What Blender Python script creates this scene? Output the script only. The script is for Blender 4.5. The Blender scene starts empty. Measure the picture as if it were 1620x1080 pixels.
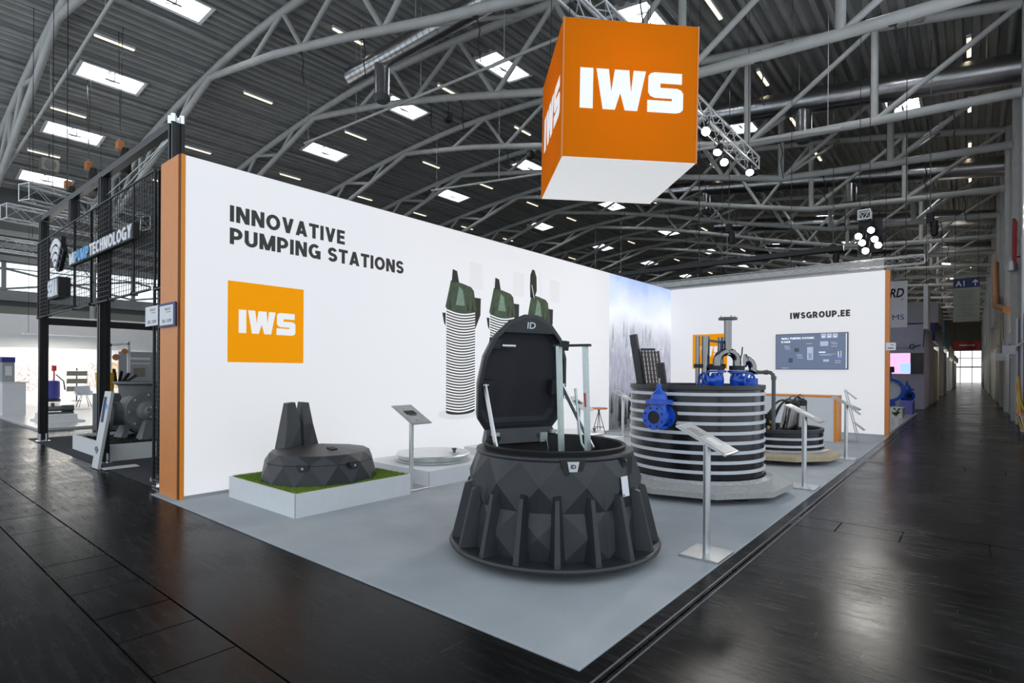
import bpy, math, random
from mathutils import Vector, Matrix
random.seed(7)
S = bpy.context.scene
COL = S.collection
PI = math.pi

# ------------------------------------------------------------------ camera
cam = bpy.data.cameras.new('camera'); camo = bpy.data.objects.new('camera', cam); COL.objects.link(camo)
cam.sensor_width = 36; cam.lens = 877.854/1620*36; cam.shift_y = 47.03/1620; cam.clip_end = 400
camo.matrix_world = Matrix.Translation((7.0126, -2.5246, 1.517)) @ Matrix.Rotation(.691977, 4, 'Z') @ Matrix.Rotation(PI/2, 4, 'X') @ Matrix.Rotation(.00573965, 4, 'Z')
S.camera = camo
# ------------------------------------------------------------------ view, sky
S.view_settings.view_transform = 'Standard'; S.view_settings.look = 'None'
S.view_settings.gamma = 1; S.view_settings.use_curve_mapping = False
S.view_settings.exposure = 0.0
w = bpy.data.worlds.new('sky'); S.world = w; w.use_nodes = True
bgn = w.node_tree.nodes['Background']; bgn.inputs[0].default_value = (.82, .91, 1, 1); bgn.inputs[1].default_value = 1.4

# ------------------------------------------------------------------ materials
MATS = {}
def mat(name, col, rough=.5, metal=0., emit=0., ecol=None, var=.06, vscale=8., bump=0., bscale=60., spec=.5, coat=0., trans=0., alpha=1.):
    if name in MATS: return MATS[name]
    m = bpy.data.materials.new(name); m.use_nodes = True
    nt = m.node_tree; b = nt.nodes['Principled BSDF']; N = nt.nodes.new; L = nt.links.new
    c = (*col, 1) if len(col) == 3 else col
    b.inputs['Base Color'].default_value = c
    b.inputs['Roughness'].default_value = rough; b.inputs['Metallic'].default_value = metal
    b.inputs['Specular IOR Level'].default_value = spec
    b.inputs['Coat Weight'].default_value = coat
    b.inputs['Transmission Weight'].default_value = trans
    b.inputs['Alpha'].default_value = alpha
    tc = N('ShaderNodeTexCoord')
    if var > 0:
        n = N('ShaderNodeTexNoise'); n.inputs['Scale'].default_value = vscale; n.inputs['Detail'].default_value = 4
        L(tc.outputs['Object'], n.inputs['Vector'])
        r = N('ShaderNodeMapRange'); r.inputs['From Min'].default_value = .25; r.inputs['From Max'].default_value = .75
        r.inputs['To Min'].default_value = 1-var; r.inputs['To Max'].default_value = 1+var
        L(n.outputs['Fac'], r.inputs['Value'])
        mx = N('ShaderNodeMix'); mx.data_type = 'RGBA'; mx.blend_type = 'MULTIPLY'; mx.inputs['Factor'].default_value = 1
        mx.inputs['A'].default_value = c; L(r.outputs['Result'], mx.inputs['B'])
        L(mx.outputs['Result'], b.inputs['Base Color'])
    if emit > 0:
        b.inputs['Emission Color'].default_value = (*(ecol or col), 1); b.inputs['Emission Strength'].default_value = emit
    if bump > 0:
        n2 = N('ShaderNodeTexNoise'); n2.inputs['Scale'].default_value = bscale; n2.inputs['Detail'].default_value = 3
        L(tc.outputs['Object'], n2.inputs['Vector'])
        bp = N('ShaderNodeBump'); bp.inputs['Strength'].default_value = bump; bp.inputs['Distance'].default_value = .01
        L(n2.outputs['Fac'], bp.inputs['Height']); L(bp.outputs['Normal'], b.inputs['Normal'])
    MATS[name] = m; return m

def floor_mat():
    m = bpy.data.materials.new('black_asphalt'); m.use_nodes = True; nt = m.node_tree; b = nt.nodes['Principled BSDF']; N = nt.nodes.new; L = nt.links.new
    tc = N('ShaderNodeTexCoord'); mp = N('ShaderNodeMapping'); L(tc.outputs['Object'], mp.inputs[0])
    n1 = N('ShaderNodeTexNoise'); n1.inputs['Scale'].default_value = 1.1; n1.inputs['Detail'].default_value = 8; n1.inputs['Roughness'].default_value = .65; L(mp.outputs[0], n1.inputs['Vector'])
    mp2 = N('ShaderNodeMapping'); mp2.inputs['Scale'].default_value = (.7, 7, 1); mp2.inputs['Rotation'].default_value = (0, 0, .5); L(tc.outputs['Object'], mp2.inputs[0])
    n2 = N('ShaderNodeTexNoise'); n2.inputs['Scale'].default_value = 3; n2.inputs['Detail'].default_value = 10; n2.inputs['Roughness'].default_value = .75; L(mp2.outputs[0], n2.inputs['Vector'])
    cr = N('ShaderNodeValToRGB'); cr.color_ramp.elements[0].position = .3; cr.color_ramp.elements[0].color = (.0045, .0045, .0048, 1)
    cr.color_ramp.elements[1].position = .75; cr.color_ramp.elements[1].color = (.012, .012, .012, 1); L(n1.outputs['Fac'], cr.inputs[0])
    st = N('ShaderNodeMapRange'); st.inputs['From Min'].default_value = .50; st.inputs['From Max'].default_value = .74; st.inputs['To Min'].default_value = 0; st.inputs['To Max'].default_value = .8; L(n2.outputs['Fac'], st.inputs['Value'])
    mx = N('ShaderNodeMix'); mx.data_type = 'RGBA'; L(st.outputs[0], mx.inputs['Factor']); L(cr.outputs[0], mx.inputs['A']); mx.inputs['B'].default_value = (.03, .03, .03, 1)
    L(mx.outputs['Result'], b.inputs['Base Color'])
    rr = N('ShaderNodeMapRange'); rr.inputs['To Min'].default_value = .12; rr.inputs['To Max'].default_value = .36; av = N('ShaderNodeMath'); av.operation = 'ADD'; L(n1.outputs['Fac'], av.inputs[0]); L(n2.outputs['Fac'], av.inputs[1]); rr.inputs['From Min'].default_value = .7; rr.inputs['From Max'].default_value = 1.3
    L(av.outputs[0], rr.inputs['Value']); L(rr.outputs[0], b.inputs['Roughness'])
    mp3 = N('ShaderNodeMapping'); mp3.inputs['Scale'].default_value = (9, .5, 1); mp3.inputs['Rotation'].default_value = (0, 0, .9); L(tc.outputs['Object'], mp3.inputs[0])
    n3 = N('ShaderNodeTexNoise'); n3.inputs['Scale'].default_value = 4; n3.inputs['Detail'].default_value = 3; L(mp3.outputs[0], n3.inputs['Vector'])
    s3 = N('ShaderNodeMapRange'); s3.inputs['From Min'].default_value = .70; s3.inputs['From Max'].default_value = .74; L(n3.outputs['Fac'], s3.inputs['Value'])
    mx2 = N('ShaderNodeMix'); mx2.data_type = 'RGBA'; L(s3.outputs[0], mx2.inputs['Factor']); L(mx.outputs['Result'], mx2.inputs['A']); mx2.inputs['B'].default_value = (.05, .05, .05, 1); L(mx2.outputs['Result'], b.inputs['Base Color'])
    b.inputs['Specular IOR Level'].default_value = .06
    bp = N('ShaderNodeBump'); bp.inputs['Strength'].default_value = .14; bp.inputs['Distance'].default_value = .006; L(n2.outputs['Fac'], bp.inputs['Height']); L(bp.outputs[0], b.inputs['Normal'])
    MATS['floor'] = m; return m
def carpet_mat():
    m = bpy.data.materials.new('grey_carpet'); m.use_nodes = True; nt = m.node_tree; b = nt.nodes['Principled BSDF']; N = nt.nodes.new; L = nt.links.new
    tc = N('ShaderNodeTexCoord')
    n1 = N('ShaderNodeTexNoise'); n1.inputs['Scale'].default_value = 1.6; n1.inputs['Detail'].default_value = 6; L(tc.outputs['Object'], n1.inputs['Vector'])
    n2 = N('ShaderNodeTexNoise'); n2.inputs['Scale'].default_value = 260; n2.inputs['Detail'].default_value = 2; L(tc.outputs['Object'], n2.inputs['Vector'])
    ad = N('ShaderNodeMath'); ad.operation = 'ADD'; L(n1.outputs[0], ad.inputs[0]); L(n2.outputs[0], ad.inputs[1])
    cr = N('ShaderNodeValToRGB'); cr.color_ramp.elements[0].position = .38; cr.color_ramp.elements[0].color = (.34, .37, .392, 1); cr.color_ramp.elements[1].position = .65; cr.color_ramp.elements[1].color = (.45, .472, .495, 1)
    hf = N('ShaderNodeMath'); hf.operation = 'MULTIPLY'; hf.inputs[1].default_value = .5; L(ad.outputs[0], hf.inputs[0]); L(hf.outputs[0], cr.inputs[0])
    L(cr.outputs[0], b.inputs['Base Color']); b.inputs['Roughness'].default_value = .95; b.inputs['Specular IOR Level'].default_value = .1
    bp = N('ShaderNodeBump'); bp.inputs['Strength'].default_value = .35; bp.inputs['Distance'].default_value = .004; L(n2.outputs[0], bp.inputs['Height']); L(bp.outputs[0], b.inputs['Normal'])
    MATS['carpet'] = m; return m
def forest_mat():
    # printed photograph on the lightbox: misty sky over a wooded hillside (object coords: y along the wall, z up)
    m = bpy.data.materials.new('forest_print'); m.use_nodes = True; nt = m.node_tree; b = nt.nodes['Principled BSDF']; N = nt.nodes.new; L = nt.links.new
    tc = N('ShaderNodeTexCoord'); sp = N('ShaderNodeSeparateXYZ'); L(tc.outputs['Object'], sp.inputs[0])
    mp = N('ShaderNodeMapping'); mp.inputs['Scale'].default_value = (1, 5.5, 1.1); L(tc.outputs['Object'], mp.inputs[0])
    n = N('ShaderNodeTexNoise'); n.inputs['Scale'].default_value = 2.2; n.inputs['Detail'].default_value = 8; n.inputs['Roughness'].default_value = .7; L(mp.outputs[0], n.inputs['Vector'])
    n3 = N('ShaderNodeTexNoise'); n3.inputs['Scale'].default_value = .9; n3.inputs['Detail'].default_value = 3; L(tc.outputs['Object'], n3.inputs['Vector'])
    wob = N('ShaderNodeMath'); wob.operation = 'MULTIPLY_ADD'; L(n3.outputs[0], wob.inputs[0]); wob.inputs[1].default_value = 1.2; L(sp.outputs[2], wob.inputs[2])
    g = N('ShaderNodeMapRange'); g.inputs['From Min'].default_value = .6; g.inputs['From Max'].default_value = 4.6; L(wob.outputs[0], g.inputs['Value'])
    sky = N('ShaderNodeValToRGB'); e = sky.color_ramp.elements
    e[0].position = 0; e[0].color = (.10, .11, .12, 1); e[1].position = 1; e[1].color = (.42, .52, .80, 1)
    for p, c in ((.16, (.16, .17, .19)), (.32, (.36, .36, .42)), (.5, (.40, .40, .47)), (.62, (.58, .59, .66)), (.76, (.84, .86, .90)), (.9, (.60, .68, .86))):
        k = e.new(p); k.color = (*c, 1)
    L(g.outputs[0], sky.inputs[0])
    ms = N('ShaderNodeMapRange'); ms.inputs['From Min'].default_value = 3.3; ms.inputs['From Max'].default_value = 2.3; L(wob.outputs[0], ms.inputs['Value'])
    tr = N('ShaderNodeMapRange'); tr.inputs['From Min'].default_value = .35; tr.inputs['From Max'].default_value = .65; tr.inputs['To Min'].default_value = .72; tr.inputs['To Max'].default_value = 1.3; L(n.outputs[0], tr.inputs['Value'])
    mx = N('ShaderNodeMix'); mx.data_type = 'RGBA'; mx.blend_type = 'MULTIPLY'; L(ms.outputs[0], mx.inputs['Factor']); L(sky.outputs[0], mx.inputs['A']); L(tr.outputs[0], mx.inputs['B'])
    L(mx.outputs['Result'], b.inputs['Base Color']); L(mx.outputs['Result'], b.inputs['Emission Color']); b.inputs['Emission Strength'].default_value = LIT
    b.inputs['Roughness'].default_value = .9; b.inputs['Specular IOR Level'].default_value = .1
    return m
LIT = .50    # how strongly the backlit textile walls glow
M = lambda k: MATS[k]
def translucent_mat(name, col, frac):
    m = bpy.data.materials.new(name); m.use_nodes = True; nt = m.node_tree; N = nt.nodes.new; L = nt.links.new
    b = nt.nodes['Principled BSDF']; b.inputs['Base Color'].default_value = (*col, 1); b.inputs['Roughness'].default_value = .85; b.inputs['Specular IOR Level'].default_value = .1
    tc = N('ShaderNodeTexCoord'); n = N('ShaderNodeTexNoise'); n.inputs['Scale'].default_value = 300; L(tc.outputs['Object'], n.inputs['Vector'])
    bp = N('ShaderNodeBump'); bp.inputs['Strength'].default_value = .05; L(n.outputs[0], bp.inputs['Height']); L(bp.outputs[0], b.inputs['Normal'])
    t = N('ShaderNodeBsdfTranslucent'); t.inputs[0].default_value = (*col, 1); mx = N('ShaderNodeMixShader'); mx.inputs[0].default_value = frac
    L(b.outputs[0], mx.inputs[1]); L(t.outputs[0], mx.inputs[2]); L(mx.outputs[0], nt.nodes['Material Output'].inputs[0]); MATS[name] = m
translucent_mat('cube_orange', (.80, .30, .006), .5)
floor_mat(); carpet_mat()
mat('joint', (.004, .004, .004), .9)
mat('fabric', (.5, .5, .51), .9, emit=LIT, ecol=(.97, .97, 1), var=.01, spec=.1)
mat('white', (.78, .78, .78), .55, var=.02)
mat('plinth', (.70, .72, .74), .6, var=.03)
mat('orange', (.72, .26, .07), .5, var=.04)
mat('orange_edge', (.83, .27, .01), .4, var=.04)
mat('orange_print', (.80, .29, .002), .8, emit=LIT*.9, ecol=(.80, .29, .002), var=.03, spec=.1)
mat('orange_cube', (.78, .20, .002), .8, emit=.40, ecol=(.95, .25, .002), var=.05, vscale=.8, spec=.1)
mat('white_print', (.55, .55, .55), .8, emit=LIT, ecol=(1, 1, 1), var=0, spec=.1)
mat('cube_white', (.75, .75, .75), .85, emit=.38, ecol=(1, 1, 1), var=.015, spec=.1)
mat('groove', (.10, .035, .01), .6)
mat('print_dark', (.042, .042, .038), .85, emit=.25, ecol=(.05, .05, .045), var=0, spec=.1)
mat('print_text', (.075, .075, .068), .85, var=0, spec=.1)
mat('print_green', (.055, .075, .05), .85, emit=.5, ecol=(.06, .08, .05), var=.35, vscale=9, spec=.1)
mat('print_green_light', (.16, .22, .18), .85, emit=.5, ecol=(.13, .2, .14), var=.3, vscale=12, spec=.1)
mat('print_grey', (.6, .61, .63), .85, emit=.5, ecol=(.6, .61, .63), var=.03, spec=.1)
mat('print_faint', (.46, .46, .47), .85, emit=LIT, ecol=(.93, .93, .94), var=0, spec=.1)
mat('black_plastic', (.021, .0235, .027), .38, var=.25, vscale=5, bump=.15, bscale=400)
mat('black_matt', (.014, .014, .015), .6, var=.2)
mat('black_soft', (.012, .012, .018), .7, var=.2, vscale=3)
mat('tank_black', (.006, .006, .008), .2, var=.2, vscale=20)
mat('hoop', (.60, .62, .65), .4, var=.05)
mat('concrete', (.36, .36, .35), .85, var=.12, vscale=25, bump=.2)
mat('concrete_tan', (.46, .37, .25), .85, var=.12, vscale=25, bump=.2)
mat('clear_film', (.5, .5, .52), .08, var=.3, vscale=30, spec=.8)
mat('steel', (.24, .24, .235), .16, 1, var=.06)
mat('brushed', (.55, .57, .58), .38, .9, var=.05)
mat('galv', (.55, .62, .60), .45, .7, var=.08, vscale=30)
mat('alu', (.72, .73, .74), .35, .85, var=.05)
mat('blue', (.008, .085, .55), .35, var=.12, coat=.3)
mat('grey_pipe', (.09, .095, .10), .45, var=.1)
mat('rubber', (.010, .010, .010), .6, var=.1)
mat('brass', (.65, .42, .14), .3, 1, var=.08)
mat('wood_orange', (.55, .22, .08), .5, var=.15)
mat('grass', (.17, .27, .03), .9, var=.35, vscale=40)
mat('roof_deck', (.33, .332, .32), .6, var=.12, vscale=1.5)
mat('roof_tube', (.45, .452, .44), .55, var=.1, vscale=2)
mat('purlin', (.33, .332, .33), .55, var=.1, vscale=2)
mat('duct', (.5, .5, .51), .28, 1, var=.1, vscale=3)
mat('sky_pane', (.9, .93, .96), .3, emit=13, ecol=(.93, .97, 1), var=0)
mat('skylight_frame', (.75, .76, .77), .5, var=.04)
mat('tube_lamp', (1, .93, .8), .5, emit=1.7, ecol=(1, .86, .56), var=0)
mat('lamp_glow', (1, 1, 1), .5, emit=60., ecol=(1, .95, .86), var=0)
mat('black_metal', (.012, .012, .014), .35, .3, var=.15)
mat('wire', (.02, .02, .022), .4, .4, var=.1)
mat('chrome', (.8, .8, .8), .15, 1, var=.03)
mat('dark_carpet', (.035, .035, .04), .95, var=.15, bump=.2, bscale=200)
mat('mulch', (.025, .024, .022), .95, var=.6, vscale=60)
mat('pump_grey', (.16, .165, .165), .5, var=.15)
mat('sign_white', (.78, .78, .82), .5, var=.02)
mat('sign_blue', (.16, .42, .75), .5, var=.03)
mat('navy', (.02, .03, .14), .5, var=.05)
mat('lavender', (.42, .40, .50), .7, var=.04)
mat('hall_wall', (.33, .33, .32), .7, var=.06, vscale=.6)
mat('hall_dark', (.12, .12, .118), .7, var=.08, vscale=.6)
mat('hall_brick', (.30, .31, .26), .8, var=.08, vscale=.4)
mat('window_day', (.8, .9, 1), .3, emit=1.6, ecol=(.85, .94, 1), var=.06, vscale=.4)
mat('day_white', (1, 1, 1), .5, emit=1.3, ecol=(.97, .98, 1), var=.05)
mat('tv_bezel', (.02, .02, .022), .3)
mat('tv_face', (.05, .065, .1), .25, emit=.8, ecol=(.12, .16, .25), var=.1, vscale=3)
mat('tv_light', (.3, .33, .42), .3, emit=.6, ecol=(.45, .5, .65), var=.05)
mat('tv_white', (.8, .8, .85), .3, emit=.7, ecol=(.9, .92, 1), var=0)
mat('tv_dark', (.03, .04, .06), .3, emit=.5, ecol=(.06, .08, .12), var=0)
mat('tv_blue', (.1, .1, .7), .3, emit=1, ecol=(.15, .18, .9), var=0)
mat('pink_screen', (.8, .4, .7), .3, emit=1.1, ecol=(.9, .5, .8), var=.15, vscale=2)
mat('cyan_screen', (.5, .7, .9), .3, emit=1, ecol=(.4, .65, .95), var=.15, vscale=3)
mat('dark_screen', (.03, .03, .035), .3, var=0)
mat('purple', (.22, .20, .62), .6, var=.05)
mat('leaf', (.08, .13, .03), .6, var=.3, vscale=30)
mat('tan', (.42, .36, .28), .7, var=.08)
mat('tan_dark', (.22, .2, .17), .7, var=.1)
mat('teal', (.02, .09, .14), .6, var=.05)
mat('red', (.42, .02, .03), .5, var=.06)
mat('deep_blue', (.03, .035, .22), .5, var=.06)
mat('yellow', (.75, .5, .03), .5, var=.06)
mat('sign_grey', (.33, .35, .30), .6, var=.04)
mat('grey_panel', (.36, .36, .37), .6, var=.05)
mat('sheet', (.42, .43, .43), .4, .3, var=.1, vscale=14)
mat('forest_tone', (.40, .42, .46), .85, emit=.5, ecol=(.40, .42, .46), var=.1, spec=.1)
mat('aisle_fill_glow', (1, .95, .85), .5, emit=8, ecol=(1, .93, .8), var=0)  # emission for the added bars that brighten the distant aisle
mat('grating', (.10, .085, .065), .6, var=.2)
mat('truss_grey', (.5, .5, .5), .45, .6, var=.05)
mat('orange_hoist', (.55, .2, .07), .5)
mat('poster', (.55, .5, .5), .6, var=.7, vscale=9)
mat('poster_warm', (.7, .5, .35), .6, var=.6, vscale=6)
mat('floor_white', (.6, .6, .6), .25, var=.03)
mat('blue_carpet', (.05, .06, .3), .9, var=.1)
mat('pale_cyan', (.65, .75, .8), .5)

# ------------------------------------------------------------------ mesh builder
class MB:
    def __init__(s): s.v = []; s.f = []; s.sm = []
    def add(s, vs, fs, sm=False):
        o = len(s.v); s.v += [tuple(p) for p in vs]; s.f += [tuple(i+o for i in f) for f in fs]; s.sm += [sm]*len(fs); return s
    def box(s, x0, x1, y0, y1, z0, z1):
        return s.add([(x0,y0,z0),(x1,y0,z0),(x1,y1,z0),(x0,y1,z0),(x0,y0,z1),(x1,y0,z1),(x1,y1,z1),(x0,y1,z1)],
                     [(0,3,2,1),(4,5,6,7),(0,1,5,4),(1,2,6,5),(2,3,7,6),(3,0,4,7)])
    def bbox(s, x0, x1, y0, y1, z0, z1, b=.01):       # box with chamfered vertical and top edges
        P = [(x0+b,y0),(x1-b,y0),(x1,y0+b),(x1,y1-b),(x1-b,y1),(x0+b,y1),(x0,y1-b),(x0,y0+b)]
        cx, cy = (x0+x1)/2, (y0+y1)/2
        Q = [(cx+(p[0]-cx)*(1-2*b/(x1-x0)), cy+(p[1]-cy)*(1-2*b/(y1-y0))) for p in P]
        vs = [(p[0],p[1],z0) for p in P]+[(p[0],p[1],z1-b) for p in P]+[(p[0],p[1],z1) for p in Q]
        fs = [tuple(range(7,-1,-1)), tuple(range(16,24))]
        for k in (0, 8):
            for i in range(8): j = (i+1) % 8; fs.append((k+i, k+j, k+8+j, k+8+i))
        return s.add(vs, fs)
    def obox(s, c, size, R=None):
        R = R or Matrix.Identity(3); c = Vector(c); h = [t/2 for t in size]
        vs = [c + R @ Vector((i*h[0], j*h[1], k*h[2])) for k in (-1,1) for (i,j) in ((-1,-1),(1,-1),(1,1),(-1,1))]
        return s.add(vs, [(0,3,2,1),(4,5,6,7),(0,1,5,4),(1,2,6,5),(2,3,7,6),(3,0,4,7)])
    def bar(s, a, b, wx, wy, up=(0,0,1)):             # rectangular bar from a to b
        a = Vector(a); b = Vector(b); d = (b-a); L = d.length; d.normalize(); u = Vector(up)
        if abs(d.dot(u)) > .99: u = Vector((1,0,0))
        x = d.cross(u).normalized(); y = x.cross(d).normalized()
        R = Matrix((x, d, y)).transposed()
        return s.obox((a+b)/2, (wx, L, wy), R)
    def cyl(s, a, b, r0, r1=None, n=12, caps=True):
        r1 = r0 if r1 is None else r1; a = Vector(a); b = Vector(b); d = (b-a).normalized()
        u = d.orthogonal().normalized(); w_ = d.cross(u)
        ra = [a+(u*math.cos(2*PI*i/n)+w_*math.sin(2*PI*i/n))*r0 for i in range(n)]
        rb = [b+(u*math.cos(2*PI*i/n)+w_*math.sin(2*PI*i/n))*r1 for i in range(n)]
        s.add(ra+rb, [(i,(i+1)%n,n+(i+1)%n,n+i) for i in range(n)], True)
        if caps: s.add(ra, [tuple(range(n-1,-1,-1))]); s.add(rb, [tuple(range(n))])
        return s
    def tube(s, pts, r, n=8, closed=False):
        P = [Vector(p) for p in pts]; K = len(P); rings = []
        u = None
        for i in range(K):
            if closed: d = (P[(i+1)%K]-P[i-1]).normalized()
            elif i == 0: d = (P[1]-P[0]).normalized()
            elif i == K-1: d = (P[-1]-P[-2]).normalized()
            else: d = ((P[i+1]-P[i]).normalized()+(P[i]-P[i-1]).normalized()).normalized()
            if u is None: u = d.orthogonal().normalized()
            u = (u-d*u.dot(d)).normalized(); w_ = d.cross(u)
            rr = r[i] if isinstance(r, (list, tuple)) else r
            rings.append([P[i]+(u*math.cos(2*PI*k/n)+w_*math.sin(2*PI*k/n))*rr for k in range(n)])
        vs = [p for R_ in rings for p in R_]; fs = []
        for i in range(K if closed else K-1):
            a = i*n; b = ((i+1) % K)*n
            for k in range(n): k2 = (k+1) % n; fs.append((a+k, a+k2, b+k2, b+k))
        s.add(vs, fs, True)
        if not closed: s.add(rings[0], [tuple(range(n-1,-1,-1))]); s.add(rings[-1], [tuple(range(n))])
        return s
    def lathe(s, prof, n=32, c=(0,0,0), flat=False, a0=0., M3=None):
        vs = []; fs = []
        for (r, z) in prof:
            for i in range(n):
                a = a0+2*PI*i/n; p = Vector((r*math.cos(a), r*math.sin(a), z))
                if M3: p = M3 @ p
                vs.append((c[0]+p[0], c[1]+p[1], c[2]+p[2]))
        if flat:
            for j in range(len(prof)-1):
                for i in range(n): fs.append((j*n+i, j*n+(i+1)%n, (j+1)*n+(i+1)%n, (j+1)*n+i))
            return s.add(vs, fs, False)
        for j in range(len(prof)-1):       # separate verts per band: crisp profile, smooth around
            a = vs[j*n:(j+2)*n]
            s.add(a, [(i,(i+1)%n,n+(i+1)%n,n+i) for i in range(n)], True)
        return s
    def disc(s, c, r, n=32, up=True, a0=0.):
        vs = [(c[0]+r*math.cos(a0+2*PI*i/n), c[1]+r*math.sin(a0+2*PI*i/n), c[2]) for i in range(n)]
        return s.add(vs, [tuple(range(n)) if up else tuple(range(n-1,-1,-1))])
    def prism(s, poly, o, u, v, t):                   # 2-D outline in the plane (o; u, v), thickness t along u x v
        o = Vector(o); u = Vector(u); v = Vector(v); nn = u.cross(v).normalized(); n = len(poly)
        A = [o+u*p[0]+v*p[1] for p in poly]; B = [p+nn*t for p in A]
        s.add(A, [tuple(range(n-1,-1,-1))]); s.add(B, [tuple(range(n))])
        s.add(A+B, [(i,(i+1)%n,n+(i+1)%n,n+i) for i in range(n)]); return s
    def quad(s, a, b, c, d): return s.add([a,b,c,d], [(0,1,2,3)])
    def mesh(s, name, m):
        me = bpy.data.meshes.new(name); me.from_pydata(s.v, [], s.f); me.polygons.foreach_set('use_smooth', s.sm)
        me.materials.append(M(m) if isinstance(m, str) else m); me.update(); return me
    def build(s, name, m, parent=None, **k):
        return link(name, s.mesh(name, m), parent, **k)
def link(name, me, parent=None, loc=(0,0,0), rot=None):
    o = bpy.data.objects.new(name, me); COL.objects.link(o); o.location = loc
    if rot: o.rotation_euler = rot
    if parent: o.parent = parent
    return o
def tag(o, label, cat=None, group=None, kind=None):
    o['label'] = label
    if cat: o['category'] = cat
    if group: o['group'] = group
    if kind: o['kind'] = kind
    return o
def thing(name, label, cat, loc=(0,0,0), rz=0., group=None):
    o = bpy.data.objects.new(name, None); COL.objects.link(o); o.empty_display_size = .1
    o.location = loc; o.rotation_euler = (0, 0, rz); return tag(o, label, cat, group)
def struct(o): o['kind'] = 'structure'; return o
def copy_tree(o, parent=None):
    c = o.copy(); COL.objects.link(c)
    if parent: c.parent = parent
    for ch in list(o.children): copy_tree(ch, c)
    return c
def clone(root, label, loc, rz=None):
    c = copy_tree(root); c['label'] = label; c.location = loc
    if rz is not None: c.rotation_euler = (0, 0, rz)
    return c
ORD = ['first','second','third','fourth','fifth','sixth','seventh','eighth','ninth','tenth','eleventh','twelfth','thirteenth','fourteenth','fifteenth','sixteenth','seventeenth','eighteenth','nineteenth','twentieth']
def text(body, name, m, parent, o, u, v, width, height, bold=.0, t=.003, shear=0.):
    cu = bpy.data.curves.new('t', 'FONT'); cu.body = body; cu.offset = bold; cu.resolution_u = 3; cu.extrude = .001; cu.shear = shear; cu.align_x = 'LEFT'
    to = bpy.data.objects.new('t', cu); COL.objects.link(to); bpy.context.view_layer.update()
    dg = bpy.context.evaluated_depsgraph_get(); me = bpy.data.meshes.new_from_object(to.evaluated_get(dg))
    bpy.data.objects.remove(to); bpy.data.curves.remove(cu)
    xs = [p.co.x for p in me.vertices]; ys = [p.co.y for p in me.vertices]
    x0, x1, y0, y1 = min(xs), max(xs), min(ys), max(ys)
    o = Vector(o); u = Vector(u).normalized(); v = Vector(v).normalized(); n = u.cross(v)
    for p in me.vertices:
        z = t if p.co.z > 0 else 0
        p.co = o+u*((p.co.x-x0)/(x1-x0)*width)+v*((p.co.y-y0)/(y1-y0)*height)+n*z
    me.materials.clear(); me.materials.append(M(m)); me.name = name
    return link(name, me, parent)
IWS = [[(0,0),(.125,0),(.125,1),(0,1)],
       [(.154,1),(.22,0),(.337,0),(.387,.42),(.432,0),(.553,0),(.632,1),(.512,1),(.490,.45),(.470,1),(.331,1),(.300,.45),(.274,1)],
       [(.985,1),(.72,1),(.68,.97),(.657,.9),(.655,.5),(.675,.41),(.72,.36),(.89,.36),(.89,.3),(.65,.3),(.65,0),(.93,0),(.975,.03),(1,.1),(1,.5),(.98,.58),(.94,.62),(.775,.62),(.775,.73),(.985,.73)]]
def iws(parent, o, u, v, W, H, m, t=.004):
    for k, poly in enumerate(IWS):
        MB().prism([(p[0]*W, p[1]*H) for p in poly], o, u, v, t).build('letter', m, parent)
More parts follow.
